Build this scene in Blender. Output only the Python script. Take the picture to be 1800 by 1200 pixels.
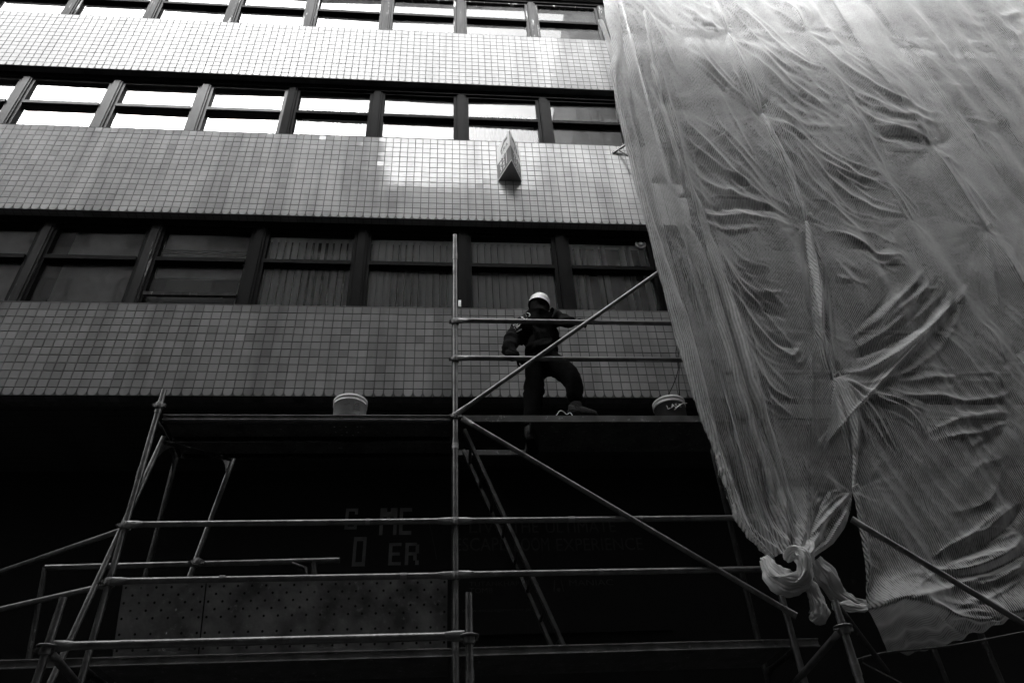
import bpy, bmesh, math, random
import numpy as np
from mathutils import Vector, Matrix, Quaternion
random.seed(4); rng = np.random.RandomState(4)
S = bpy.context.scene
for o in list(bpy.data.objects): bpy.data.objects.remove(o)
COL = S.collection

# ------------------------------------------------------------------ camera, sky, sun, exposure
FPX = 1314.209
CZ = 1.6
RW = np.array([[0.99568424, -0.01100862, -0.0921505],
               [-0.07934103, -0.61607752, -0.78367945],
               [-0.04814462, 0.78760859, -0.61429211]])
cam_d = bpy.data.cameras.new('camera'); cam = bpy.data.objects.new('camera', cam_d); COL.objects.link(cam)
m = Matrix([list(RW[0]) + [0], list(RW[1]) + [0], list(RW[2]) + [CZ], [0, 0, 0, 1]])
cam.matrix_world = m
cam_d.sensor_width = 36; cam_d.sensor_fit = 'HORIZONTAL'; cam_d.lens = FPX / 1800 * 36
cam_d.clip_start = 0.05; cam_d.clip_end = 2000
S.camera = cam

SUN_EL, SUN_AZ = math.radians(43), math.radians(196)      # azimuth clockwise from +Y: behind the camera
w = bpy.data.worlds.new('World'); S.world = w; w.use_nodes = True
nt = w.node_tree; nt.nodes.clear()
sky = nt.nodes.new('ShaderNodeTexSky'); sky.sky_type = 'NISHITA'; sky.sun_disc = False
sky.sun_elevation = SUN_EL; sky.sun_rotation = SUN_AZ; sky.air_density = 1.0; sky.dust_density = 4.0; sky.ozone_density = 1.0
bw = nt.nodes.new('ShaderNodeRGBToBW'); bg = nt.nodes.new('ShaderNodeBackground'); wo = nt.nodes.new('ShaderNodeOutputWorld')
bg.inputs['Strength'].default_value = 0.13
nt.links.new(sky.outputs[0], bw.inputs[0]); nt.links.new(bw.outputs[0], bg.inputs[0]); nt.links.new(bg.outputs[0], wo.inputs[0])
sun_d = bpy.data.lights.new('sun', 'SUN'); sun = bpy.data.objects.new('sun', sun_d); COL.objects.link(sun)
sun_d.energy = 1.3; sun_d.angle = math.radians(18); sun_d.color = (1, 1, 1)
sd = Vector((math.sin(SUN_AZ) * math.cos(SUN_EL), math.cos(SUN_AZ) * math.cos(SUN_EL), math.sin(SUN_EL)))
sun.rotation_euler = sd.to_track_quat('Z', 'Y').to_euler(); sun.location = sd * 50
S.view_settings.view_transform = 'Standard'; S.view_settings.look = 'None'
S.view_settings.exposure = 3.4; S.view_settings.gamma = 1; S.view_settings.use_curve_mapping = False
S.cycles.max_bounces = 8; S.cycles.transparent_max_bounces = 16; S.cycles.diffuse_bounces = 3
S.cycles.caustics_reflective = False; S.cycles.caustics_refractive = False

# ------------------------------------------------------------------ helpers
def at(px, py, Y):
    """real point at depth Y seen at a place of the 1800 px photograph"""
    d = RW @ np.array([px - 900., -(py - 600.), -FPX])
    v = d * (Y / d[1])
    return Vector((v[0], v[1], v[2] + CZ))
def atz(px, py, z):
    d = RW @ np.array([px - 900., -(py - 600.), -FPX])
    v = d * ((z - CZ) / d[2])
    return Vector((v[0], v[1], z))

class MB:
    def __init__(s): s.v = []; s.f = []; s.m = []; s.sm = []
    def add(s, vs, fs, mi=0, smooth=False):
        b = len(s.v); s.v += [tuple(v) for v in vs]
        for f in fs: s.f.append([i + b for i in f]); s.m.append(mi); s.sm.append(smooth)
    def box(s, x0, y0, z0, x1, y1, z1, mi=0):
        s.add([(x0,y0,z0),(x1,y0,z0),(x1,y1,z0),(x0,y1,z0),(x0,y0,z1),(x1,y0,z1),(x1,y1,z1),(x0,y1,z1)],
              [(3,2,1,0),(4,5,6,7),(0,1,5,4),(1,2,6,5),(2,3,7,6),(3,0,4,7)], mi)
    def bar(s, a, b, w, h, up=(0,0,1), mi=0):
        a = Vector(a); b = Vector(b); d = (b - a).normalized(); u = Vector(up); x = d.cross(u).normalized(); u = x.cross(d)
        vs = []
        for p in (a, b):
            for sx, su in ((-1,-1),(1,-1),(1,1),(-1,1)): vs.append(p + x * (w / 2 * sx) + u * (h / 2 * su))
        s.add(vs, [(3,2,1,0),(4,5,6,7),(0,1,5,4),(1,2,6,5),(2,3,7,6),(3,0,4,7)], mi)
    def tube(s, pts, r, n=12, mi=0, caps=True, hollow=False):
        pts = [Vector(p) for p in pts]; rs = r if isinstance(r, (list, tuple)) else [r] * len(pts)
        rings = []; x = None
        for i, p in enumerate(pts):
            d = (pts[min(i+1, len(pts)-1)] - pts[max(i-1, 0)]).normalized()
            if x is None:
                x = d.orthogonal().normalized()
            else:
                x = (x - d * x.dot(d)).normalized()
            y = d.cross(x)
            rings.append([p + (x * math.cos(t) + y * math.sin(t)) * rs[i] for t in [2*math.pi*k/n for k in range(n)]])
        vs = [v for R_ in rings for v in R_]; fs = []
        for i in range(len(pts) - 1):
            for k in range(n):
                a = i*n + k; b = i*n + (k+1) % n
                fs.append((a, b, b + n, a + n))
        s.add(vs, fs, mi, True)
        if caps:
            if hollow:
                for ring, p, sg in ((rings[0], pts[0], 1), (rings[-1], pts[-1], -1)):
                    d = ((pts[1] - pts[0]) if sg == 1 else (pts[-1] - pts[-2])).normalized() * sg
                    inner = [p + (v - p) * .84 for v in ring]; deep = [v + d * .08 for v in inner]
                    vs = list(ring) + inner + deep; fs = []
                    for k in range(n):
                        k2 = (k+1) % n
                        fs.append((k, n+k, n+k2, k2) if sg == 1 else (k, k2, n+k2, n+k))
                        fs.append((n+k, 2*n+k, 2*n+k2, n+k2) if sg == 1 else (n+k, n+k2, 2*n+k2, 2*n+k))
                    fs.append([2*n + k for k in range(n)])
                    s.add(vs, fs, mi)
            else:
                s.add(rings[0], [list(range(n))[::-1]], mi); s.add(rings[-1], [list(range(n))], mi)
    def lathe(s, prof, c, n=28, mi=0, axis=None, smooth=True):
        vs = []
        for (r, z) in prof:
            for k in range(n):
                t = 2*math.pi*k/n; vs.append(Vector((r*math.cos(t), r*math.sin(t), z)))
        if axis is not None:
            q = Vector((0,0,1)).rotation_difference(Vector(axis)); vs = [q @ v for v in vs]
        vs = [v + Vector(c) for v in vs]; fs = []
        for i in range(len(prof)-1):
            for k in range(n):
                a = i*n+k; b = i*n+(k+1) % n; fs.append((a, b, b+n, a+n))
        s.add(vs, fs, mi, smooth)
        s.add([vs[k] for k in range(n)], [list(range(n))[::-1]], mi); s.add([vs[(len(prof)-1)*n+k] for k in range(n)], [list(range(n))], mi)
    def mesh(s, name, mats):
        me = bpy.data.meshes.new(name); me.from_pydata(s.v, [], s.f)
        for mt in (mats if isinstance(mats, list) else [mats]): me.materials.append(mt)
        me.polygons.foreach_set('material_index', s.m); me.polygons.foreach_set('use_smooth', s.sm); me.update()
        return me
    def build(s, name, mats, parent=None, origin=None, stuff=False):
        o = bpy.data.objects.new(name, s.mesh(name, mats)); COL.objects.link(o)
        if parent: o.parent = parent
        if stuff: o['kind'] = 'stuff'
        return o
def empty(name, loc, label, cat, group=None):
    o = bpy.data.objects.new(name, None); COL.objects.link(o); o.empty_display_size = .1
    o['label'] = label; o['category'] = cat
    if group: o['group'] = group
    return o
def tag(o, label, cat, group=None):
    o['label'] = label; o['category'] = cat
    if group: o['group'] = group
    return o
def struct(o): o['kind'] = 'structure'; return o

# ------------------------------------------------------------------ materials (all neutral greys)
def mat(name, base=.4, rough=.6, metal=0., spec=.5, noise=0., nscale=4., bump=0., bscale=40., stretch=(1,1,1), wear=0., wscale=25., wcol=.6):
    M = bpy.data.materials.new(name); M.use_nodes = True; n = M.node_tree; L = n.links
    P = n.nodes['Principled BSDF']; P.inputs['Roughness'].default_value = rough; P.inputs['Metallic'].default_value = metal
    P.inputs['Specular IOR Level'].default_value = spec
    P.inputs['Base Color'].default_value = (base, base, base, 1)
    tc = n.nodes.new('ShaderNodeTexCoord'); mp = n.nodes.new('ShaderNodeMapping'); mp.inputs['Scale'].default_value = stretch
    L.new(tc.outputs['Object'], mp.inputs[0])
    val = None
    if noise:
        t = n.nodes.new('ShaderNodeTexNoise'); t.inputs['Scale'].default_value = nscale; t.inputs['Detail'].default_value = 6; L.new(mp.outputs[0], t.inputs[0])
        r = n.nodes.new('ShaderNodeMapRange'); r.inputs['From Min'].default_value = .3; r.inputs['From Max'].default_value = .7
        r.inputs['To Min'].default_value = base*(1-noise); r.inputs['To Max'].default_value = base*(1+noise); L.new(t.outputs[0], r.inputs[0]); val = r.outputs[0]
    if wear:
        t = n.nodes.new('ShaderNodeTexNoise'); t.inputs['Scale'].default_value = wscale; t.inputs['Detail'].default_value = 8; t.inputs['Roughness'].default_value = .7; L.new(mp.outputs[0], t.inputs[0])
        r = n.nodes.new('ShaderNodeMapRange'); r.inputs['From Min'].default_value = .58; r.inputs['From Max'].default_value = .68; r.inputs['To Max'].default_value = wear; L.new(t.outputs[0], r.inputs[0])
        mx = n.nodes.new('ShaderNodeMix'); mx.data_type = 'FLOAT'; mx.inputs[2].default_value = base; mx.inputs[3].default_value = wcol
        if val: L.new(val, mx.inputs[2])
        L.new(r.outputs[0], mx.inputs[0]); val = mx.outputs[0]
    if val: L.new(val, P.inputs['Base Color'])
    if bump:
        t = n.nodes.new('ShaderNodeTexNoise'); t.inputs['Scale'].default_value = bscale; t.inputs['Detail'].default_value = 5; L.new(mp.outputs[0], t.inputs[0])
        b = n.nodes.new('ShaderNodeBump'); b.inputs['Strength'].default_value = bump; b.inputs['Distance'].default_value = .01
        L.new(t.outputs[0], b.inputs['Height']); L.new(b.outputs[0], P.inputs['Normal'])
    return M
M = {}
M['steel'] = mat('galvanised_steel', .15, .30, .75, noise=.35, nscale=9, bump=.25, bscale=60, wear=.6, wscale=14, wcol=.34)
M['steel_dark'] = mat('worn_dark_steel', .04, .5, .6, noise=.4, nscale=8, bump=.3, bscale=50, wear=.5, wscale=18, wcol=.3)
M['coupler'] = mat('cast_coupler_steel', .16, .5, .7, noise=.5, nscale=30, bump=.4)
M['deck'] = mat('perforated_deck_steel', .09, .55, .4, noise=.4, nscale=6, bump=.3, wear=.7, wscale=22, wcol=.4)
M['panel'] = mat('dirty_panel_metal', .33, .65, .3, noise=.55, nscale=5, bump=.4, bscale=30, wear=.9, wscale=20, wcol=.5)
M['fascia'] = mat('deck_edge_board', .07, .6, .3, noise=.45, nscale=7, wear=.8, wscale=16, wcol=.5)
M['frame'] = mat('dark_window_paint', .006, .6, .0, spec=.03, noise=.5, nscale=10, stretch=(1,1,.2), bump=.2)
M['frame_worn'] = mat('flaking_window_paint', .022, .6, spec=.05, noise=.5, nscale=14, stretch=(1,1,.12), wear=1., wscale=11, wcol=.5, bump=.4)
M['frame_light'] = mat('pale_aluminium_frame', .05, .5, .2, spec=.2, noise=.2, nscale=12, stretch=(1,1,.2))
M['concrete'] = mat('old_render', .22, .85, noise=.35, nscale=2.5, bump=.4)
M['grout'] = mat('dark_grout', .05, .9, noise=.4, nscale=12)
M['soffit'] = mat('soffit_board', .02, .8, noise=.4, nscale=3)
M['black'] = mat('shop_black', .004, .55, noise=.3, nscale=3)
M['interior'] = mat('dark_room', .05, .9, noise=.5, nscale=1.2)
M['plaster'] = mat('pale_plaster', .19, .9, noise=.15, nscale=.6)
M['plaster_dark'] = mat('dark_plaster', .14, .9, noise=.2, nscale=.8)
M['asphalt'] = mat('asphalt', .05, .9, noise=.3, nscale=20, bump=.5)
M['paving'] = mat('paving_stone', .07, .85, noise=.3, nscale=5, bump=.3)
M['white'] = mat('white_plastic', .85, .45, noise=.08, nscale=8, wear=.8, wscale=16, wcol=.35)
M['helmet'] = mat('helmet_plastic', .85, .35)
M['cloth'] = mat('dark_workwear', .008, .9, spec=.08, noise=.4, nscale=14, bump=.9, bscale=16)
M['trouser'] = mat('black_trousers', .006, .95, spec=.05, noise=.4, nscale=10, bump=.6, bscale=18)
M['skin'] = mat('skin', .12, .6, noise=.15, nscale=30)
M['boot'] = mat('work_boot_leather', .016, .7, spec=.2, noise=.5, nscale=30, bump=.7, bscale=60)
M['letter'] = mat('pale_letter_print', .26, .7, noise=.3, nscale=10)
M['letter_dim'] = mat('dim_letter_print', .09, .7, noise=.3, nscale=10)
M['letter_black'] = mat('near_black_letter_print', .014, .7)
M['print_white'] = mat('white_print', .8, .6)
M['bucket_dark'] = mat('printed_bucket_label', .12, .5, noise=.3, nscale=12)
M['sign_grey'] = mat('sign_grey_print', .12, .4, noise=.1)
M['sign_white'] = mat('sign_white_print', .7, .4, noise=.08)
M['cable'] = mat('black_cable', .008, .7, spec=.1)
M['blind'] = mat('blind_fabric', .95, .8, noise=.07, nscale=3, stretch=(1,1,.5))
M['curtain'] = mat('roller_blind_fabric', .75, .85, noise=.3, nscale=3)
M['channel'] = mat('galvanised_channel', .20, .5, .3, noise=.4, nscale=8, wear=.6, wscale=18, wcol=.5)
M['timber'] = mat('grey_timber', .14, .8, noise=.4, nscale=5, stretch=(.2,1,1), bump=.3)

def tile_mat():
    Mt = bpy.data.materials.new('glazed_tile'); Mt.use_nodes = True; n = Mt.node_tree; L = n.links
    P = n.nodes['Principled BSDF']; P.inputs['Specular IOR Level'].default_value = .13
    a = n.nodes.new('ShaderNodeAttribute'); a.attribute_name = 'tone'
    geo = n.nodes.new('ShaderNodeNewGeometry'); uv = n.nodes.new('ShaderNodeUVMap'); uv.uv_map = 'UVMap'
    def noise(scale, st, det=5, src=None):
        mp = n.nodes.new('ShaderNodeMapping'); mp.inputs['Scale'].default_value = st; L.new(src or geo.outputs['Position'], mp.inputs[0])
        t = n.nodes.new('ShaderNodeTexNoise'); t.inputs['Scale'].default_value = scale; t.inputs['Detail'].default_value = det; L.new(mp.outputs[0], t.inputs[0]); return t.outputs[0]
    def rng_(x, a0, a1, b0, b1):
        r = n.nodes.new('ShaderNodeMapRange'); r.inputs[1].default_value = a0; r.inputs[2].default_value = a1; r.inputs[3].default_value = b0; r.inputs[4].default_value = b1; L.new(x, r.inputs[0]); return r.outputs[0]
    def mul(x, y):
        q = n.nodes.new('ShaderNodeMath'); q.operation = 'MULTIPLY'; L.new(x, q.inputs[0]); L.new(y, q.inputs[1]); return q.outputs[0]
    streak = rng_(noise(3.2, (1, 1, .10), 6), .50, .64, 1.0, .76)       # water streaks running down
    blot = rng_(noise(1.6, (1, 1, 1), 5), .3, .7, .86, 1.1)
    # grime that gathers in the lower corners of the bottom course (mask in uv.y > 1)
    sep = n.nodes.new('ShaderNodeSeparateXYZ'); L.new(uv.outputs[0], sep.inputs[0])
    def ma(op, x, y):
        q = n.nodes.new('ShaderNodeMath'); q.operation = op
        for i, t in enumerate((x, y)):
            if isinstance(t, (int, float)): q.inputs[i].default_value = t
            elif t is not None: L.new(t, q.inputs[i])
        return q.outputs[0]
    isb = ma('GREATER_THAN', sep.outputs[1], 1.5)
    v = ma('SUBTRACT', sep.outputs[1], ma('MULTIPLY', isb, 2.0))
    du = ma('ABSOLUTE', ma('SUBTRACT', sep.outputs[0], .5), None)
    wob = ma('MULTIPLY', ma('SUBTRACT', noise(9, (1,1,1), 2), .5), .5)
    e = ma('ADD', ma('ADD', ma('POWER', ma('MULTIPLY', du, 2.0), 3.0), ma('POWER', ma('SUBTRACT', 1.0, v), 3.2)), wob)
    corner = ma('MULTIPLY', isb, rng_(e, .62, .95, 0, .8))
    edge = rng_(ma('MAXIMUM', ma('MULTIPLY', du, 2.0), ma('ABSOLUTE', ma('SUBTRACT', ma('MULTIPLY', v, 2.0), 1.0), None)), .9, 1.0, 1.0, .86)
    c = mul(mul(mul(a.outputs['Fac'], streak), blot), edge)
    c = mul(c, ma('SUBTRACT', 1.0, corner))
    cc = n.nodes.new('ShaderNodeCombineColor'); [L.new(c, cc.inputs[i]) for i in range(3)]; L.new(cc.outputs[0], P.inputs['Base Color'])
    L.new(ma('ADD', rng_(noise(7, (1, 1, .4), 4), .35, .7, .04, .10), ma('MULTIPLY', corner, .4)), P.inputs['Roughness'])
    b = n.nodes.new('ShaderNodeBump'); b.inputs['Strength'].default_value = .10; b.inputs['Distance'].default_value = .004
    L.new(noise(26, (1, 1, 1), 2), b.inputs['Height']); L.new(b.outputs[0], P.inputs['Normal'])
    return Mt
M['tile'] = tile_mat()

def glass_mat(name, refl_ior=1.75, tint=.75, dust=.06):
    Mt = bpy.data.materials.new(name); Mt.use_nodes = True; n = Mt.node_tree; L = n.links; n.nodes.clear()
    out = n.nodes.new('ShaderNodeOutputMaterial'); g = n.nodes.new('ShaderNodeBsdfGlossy'); g.inputs['Roughness'].default_value = .015
    t = n.nodes.new('ShaderNodeBsdfTransparent'); t.inputs[0].default_value = (tint, tint, tint, 1)
    fr = n.nodes.new('ShaderNodeFresnel'); fr.inputs[0].default_value = refl_ior
    mx = n.nodes.new('ShaderNodeMixShader'); L.new(fr.outputs[0], mx.inputs[0]); L.new(t.outputs[0], mx.inputs[1]); L.new(g.outputs[0], mx.inputs[2])
    d = n.nodes.new('ShaderNodeBsdfDiffuse'); d.inputs[0].default_value = (.45, .45, .45, 1)
    tc = n.nodes.new('ShaderNodeTexCoord'); mp = n.nodes.new('ShaderNodeMapping'); mp.inputs['Scale'].default_value = (1, 1, .7); L.new(tc.outputs['Object'], mp.inputs[0])
    nz = n.nodes.new('ShaderNodeTexNoise'); nz.inputs['Scale'].default_value = 7; nz.inputs['Detail'].default_value = 7; L.new(mp.outputs[0], nz.inputs[0])
    r = n.nodes.new('ShaderNodeMapRange'); r.inputs[1].default_value = .1; r.inputs[2].default_value = .9; r.inputs[3].default_value = dust*.4; r.inputs[4].default_value = dust * 3; L.new(nz.outputs[0], r.inputs[0])
    m2 = n.nodes.new('ShaderNodeMixShader'); L.new(r.outputs[0], m2.inputs[0]); L.new(mx.outputs[0], m2.inputs[1]); L.new(d.outputs[0], m2.inputs[2]); L.new(m2.outputs[0], out.inputs[0])
    nb = n.nodes.new('ShaderNodeTexNoise'); nb.inputs['Scale'].default_value = 1.5; L.new(tc.outputs['Object'], nb.inputs[0])
    b = n.nodes.new('ShaderNodeBump'); b.inputs['Strength'].default_value = .04; b.inputs['Distance'].default_value = .02
    L.new(nb.outputs[0], b.inputs['Height']); L.new(b.outputs[0], g.inputs['Normal'])
    return Mt
M['glass'] = glass_mat('window_glass', 2.6, .9, .03)
M['glass_mid'] = glass_mat('reflective_window_glass', 1.5, .9, .05)
M['glass_old'] = glass_mat('dusty_window_glass', 1.75, 1., .045)

def net_mat():
    Mt = bpy.data.materials.new('woven_debris_netting'); Mt.use_nodes = True; n = Mt.node_tree; L = n.links; n.nodes.clear()
    out = n.nodes.new('ShaderNodeOutputMaterial'); uv = n.nodes.new('ShaderNodeUVMap'); uv.uv_map = 'UVMap'
    def noise(scale, st, det=4, src=None, dist=0):
        mp = n.nodes.new('ShaderNodeMapping'); mp.inputs['Scale'].default_value = st; L.new(src or uv.outputs[0], mp.inputs[0])
        t = n.nodes.new('ShaderNodeTexNoise'); t.inputs['Scale'].default_value = scale; t.inputs['Detail'].default_value = det; t.inputs['Distortion'].default_value = dist; L.new(mp.outputs[0], t.inputs[0]); return t.outputs[0]
    def rng_(x, a0, a1, b0, b1):
        r = n.nodes.new('ShaderNodeMapRange'); r.inputs[1].default_value = a0; r.inputs[2].default_value = a1; r.inputs[3].default_value = b0; r.inputs[4].default_value = b1; L.new(x, r.inputs[0]); return r.outputs[0]
    def ma(op, x, y):
        q = n.nodes.new('ShaderNodeMath'); q.operation = op
        for i, t in enumerate((x, y)):
            if isinstance(t, (int, float)): q.inputs[i].default_value = t
            elif t is not None: L.new(t, q.inputs[i])
        return q.outputs[0]
    sep = n.nodes.new('ShaderNodeSeparateXYZ'); L.new(uv.outputs[0], sep.inputs[0])
    warp = ma('MULTIPLY', noise(2, (1, 1, 1), 1), .05)
    s = ma('SINE', ma('MULTIPLY', ma('ADD', sep.outputs[0], warp), 2 * math.pi / .0165), None)     # warp threads
    fine = noise(60, (1, .35, 1), 3)
    hole = ma('ADD', ma('MULTIPLY', s, .12), ma('MULTIPLY', ma('SUBTRACT', fine, .5), .32))
    dens = ma('ADD', ma('ADD', rng_(noise(1.3, (1, 1, 1), 4), .3, .7, .31, .45), hole), 0.0)
    geo = n.nodes.new('ShaderNodeNewGeometry'); dt = n.nodes.new('ShaderNodeVectorMath'); dt.operation = 'DOT_PRODUCT'; L.new(geo.outputs['Incoming'], dt.inputs[0]); L.new(geo.outputs['Normal'], dt.inputs[1])
    cs = ma('MAXIMUM', ma('ABSOLUTE', dt.outputs['Value'], None), .12)     # threads have thickness: a slanting look meets more of them
    cl = n.nodes.new('ShaderNodeClamp'); L.new(dens, cl.inputs[0]); cl.inputs[1].default_value = .12; cl.inputs[2].default_value = .95
    opac = ma('SUBTRACT', 1.0, ma('POWER', ma('SUBTRACT', 1.0, cl.outputs[0]), ma('DIVIDE', .85, cs)))
    col = rng_(noise(2.2, (1, 1, 1), 6, dist=.6), .25, .75, .51, .67)
    cc = n.nodes.new('ShaderNodeCombineColor'); [L.new(col, cc.inputs[i]) for i in range(3)]
    d = n.nodes.new('ShaderNodeBsdfDiffuse'); t = n.nodes.new('ShaderNodeBsdfTranslucent'); L.new(cc.outputs[0], d.inputs[0]); L.new(cc.outputs[0], t.inputs[0])
    m1 = n.nodes.new('ShaderNodeMixShader'); m1.inputs[0].default_value = .22; L.new(d.outputs[0], m1.inputs[1]); L.new(t.outputs[0], m1.inputs[2])
    tr = n.nodes.new('ShaderNodeBsdfTransparent'); m2 = n.nodes.new('ShaderNodeMixShader')
    L.new(opac, m2.inputs[0]); L.new(tr.outputs[0], m2.inputs[1]); L.new(m1.outputs[0], m2.inputs[2]); L.new(m2.outputs[0], out.inputs[0])
    h = ma('ADD', ma('MULTIPLY', noise(16, (1, .8, 1), 6, dist=1.2), 1.0), ma('MULTIPLY', noise(5, (1, 1, 1), 4, dist=1.5), 1.6))
    b = n.nodes.new('ShaderNodeBump'); b.inputs['Strength'].default_value = .5; b.inputs['Distance'].default_value = .018
    L.new(h, b.inputs['Height']); L.new(b.outputs[0], d.inputs['Normal'])
    return Mt
M['net'] = net_mat()

nd = M['net'].copy(); nd.name = 'gathered_netting'; M['net_dense'] = nd
for n_ in nd.node_tree.nodes:
    if n_.type == 'CLAMP': n_.inputs[1].default_value = .90; n_.inputs[2].default_value = 1.

# ------------------------------------------------------------------ ground and the street
g = MB(); g.add([(-60,-60,0),(60,-60,0),(60,60,0),(-60,60,0)], [(0,1,2,3)]); struct(g.build('ground', M['paving']))
g = MB(); g.add([(-60,.6,.004),(60,.6,.004),(60,4.2,.004),(-60,4.2,.004)], [(0,1,2,3)]); struct(g.build('road', M['asphalt']))
g = MB(); g.box(-60, 4.2, 0, 60, 8.3, .12); struct(g.build('pavement', M['paving']))

# buildings over the street, behind the camera: seen mirrored in the tiles and panes
def opposite(x0, x1, H, label, y=-1.2):
    e = empty('town_house', (0,0,0), label, 'building', 'houses across the street')
    b = MB(); b.box(x0, y-9, 0, x1, y, H); b.box(x0-.02, y-9.1, H, x1+.02, y+.22, H+.22); b.build('wall', M['plaster'], e)
    nx = max(1, int((x1 - x0) / 2.3)); st = (x1 - x0) / nx
    wf = MB(); wf.box(-.6, 0, -.85, .6, .05, .85); wf.box(-.7, 0, -.97, .7, .16, -.85)
    fm = wf.mesh('window', M['frame']); gm = MB(); gm.box(-.52, .05, -.78, -.03, .058, .78); gm.box(.03, .05, -.78, .52, .058, .78); gmm = gm.mesh('pane', M['glass_old'])
    for i in range(nx):
        z = 2.2
        while z < H - 1.4:
            o = bpy.data.objects.new('window', fm); COL.objects.link(o); o.parent = e; o.location = (x0 + st*(i+.5), y, z)
            q = bpy.data.objects.new('pane', gmm); COL.objects.link(q); q.parent = o
            z += 3.05
    return e
opposite(-40, -1.95, 21.0, 'plastered town house across the street, left of the lower one')
opposite(-1.93, 4.58, 18.4, 'lowest plastered town house across the street, between two taller ones')
opposite(4.60, 8.6, 29.5, 'tallest and narrowest plastered town house across the street')
opposite(8.62, 40, 16.5, 'low wide plastered town house across the street, rightmost')

def side_light_blocker(x0, x1, y0, y1, H, label):  # unseen houses added to cut side light along the street
    e = empty('town_house', (0,0,0), label, 'building', 'unseen houses added to block side light')
    b = MB(); b.box(x0, y0, 0, x1, y1, H); b.box(x0 - .1, y0 - .2, H, x1 + .1, y1, H + .25); b.build('wall', M['plaster_dark'], e)
side_light_blocker(-40, -9.4, 6.75, 16, 23, 'unseen plastered house added left of the office building to cut side light')
side_light_blocker(14.02, 40, 6.75, 16, 23, 'unseen plastered house added right of the office building to cut side light')
side_light_blocker(-44, -40.1, -10, 16, 24, 'unseen house added at the far left street end to block low sky light')
side_light_blocker(40.1, 44, -10, 16, 24, 'unseen house added at the far right street end to block low sky light')

# ------------------------------------------------------------------ the tiled office building
B = empty('office_building', (0,0,0), 'old office building with bands of square glazed tiles and strip windows', 'building')
YF, TP = 6.7, .104
XL, XR = -9.36, 3.33
bands = [('C', 6.082, 12, YF), ('B', 8.838, 16, YF), ('A', 11.908, 14, YF), ('T', 14.85, 14, YF)]
def tile_geo(mb_v, mb_f, uvs, tones, cx, cz, tone, y=YF, bottom=False):
    h = TP/2 - .0012; c = .004
    tx = rng.normal(0, .0035); tz = rng.normal(0, .0035); dy = rng.normal(0, .0006)
    if rng.rand() < .06: tx *= 3; tz *= 3
    b = len(mb_v)
    P_ = []
    for sx, sz in ((-1,-1),(1,-1),(1,1),(-1,1)):
        P_.append((cx + sx*h, y + .006, cz + sz*h))
    for sx, sz in ((-1,-1),(1,-1),(1,1),(-1,1)):
        P_.append((cx + sx*(h-c), y - .004 + dy + (sx*tx + sz*tz)*h, cz + sz*(h-c)))
    mb_v.extend(P_)
    fs = [(4,5,6,7), (0,1,5,4), (1,2,6,5), (2,3,7,6), (3,0,4,7)]
    cu = [(0,0),(1,0),(1,1),(0,1),(.05,.05),(.95,.05),(.95,.95),(.05,.95)]
    for f in fs:
        mb_f.append([i + b for i in f]); tones.append(tone)
        for i in f: uvs.append((cu[i][0], cu[i][1] + (2 if bottom else 0)))
def tile_mesh(name, v, f, uvs, tones):
    me = bpy.data.meshes.new(name); me.from_pydata(v, [], f); me.materials.append(M['tile'])
    ul = me.uv_layers.new(name='UVMap'); ul.data.foreach_set('uv', np.array(uvs, dtype=np.float32).ravel())
    at_ = me.attributes.new('tone', 'FLOAT', 'FACE'); at_.data.foreach_set('value', np.array(tones, dtype=np.float32)); me.update()
    return me
base_tone = {'C': .225, 'B': .46, 'A': .17, 'T': .25}  # same tile; light differences between the bands are corrected in its colour
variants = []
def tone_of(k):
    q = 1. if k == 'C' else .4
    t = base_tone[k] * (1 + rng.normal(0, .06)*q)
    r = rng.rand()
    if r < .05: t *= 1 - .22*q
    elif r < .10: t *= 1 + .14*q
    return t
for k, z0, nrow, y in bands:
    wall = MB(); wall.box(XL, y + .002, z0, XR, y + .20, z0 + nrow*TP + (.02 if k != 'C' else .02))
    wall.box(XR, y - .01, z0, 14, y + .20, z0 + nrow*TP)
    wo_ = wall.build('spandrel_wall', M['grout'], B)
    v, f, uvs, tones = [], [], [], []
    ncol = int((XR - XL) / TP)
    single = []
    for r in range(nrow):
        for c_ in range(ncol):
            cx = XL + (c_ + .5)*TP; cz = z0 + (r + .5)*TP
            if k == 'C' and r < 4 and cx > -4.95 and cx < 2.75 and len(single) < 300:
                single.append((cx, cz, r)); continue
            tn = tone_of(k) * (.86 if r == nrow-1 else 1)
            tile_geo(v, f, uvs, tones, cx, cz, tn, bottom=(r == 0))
    if k == 'C':
        vm = {}
        for b_ in (0, 1):
            vm[b_] = []
            for i in range(16):
                a, b2, c2, d2 = [], [], [], []
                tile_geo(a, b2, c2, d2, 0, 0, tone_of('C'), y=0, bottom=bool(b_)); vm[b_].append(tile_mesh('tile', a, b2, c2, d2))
        for cx, cz, r in single:
            o = bpy.data.objects.new('tile', vm[1 if r == 0 else 0][rng.randint(16)]); COL.objects.link(o)
            o.location = (cx, YF, cz); o.parent = wo_
    # return course of tiles under the band edge
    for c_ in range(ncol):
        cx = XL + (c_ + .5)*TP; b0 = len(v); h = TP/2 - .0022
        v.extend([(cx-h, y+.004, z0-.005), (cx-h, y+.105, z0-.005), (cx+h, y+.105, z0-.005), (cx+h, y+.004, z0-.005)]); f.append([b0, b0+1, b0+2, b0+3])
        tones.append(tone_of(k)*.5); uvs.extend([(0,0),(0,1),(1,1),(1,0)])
    to = bpy.data.objects.new('tile', tile_mesh('tile', v, f, uvs, tones)); COL.objects.link(to); to.parent = wo_; to['kind'] = 'stuff'

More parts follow.
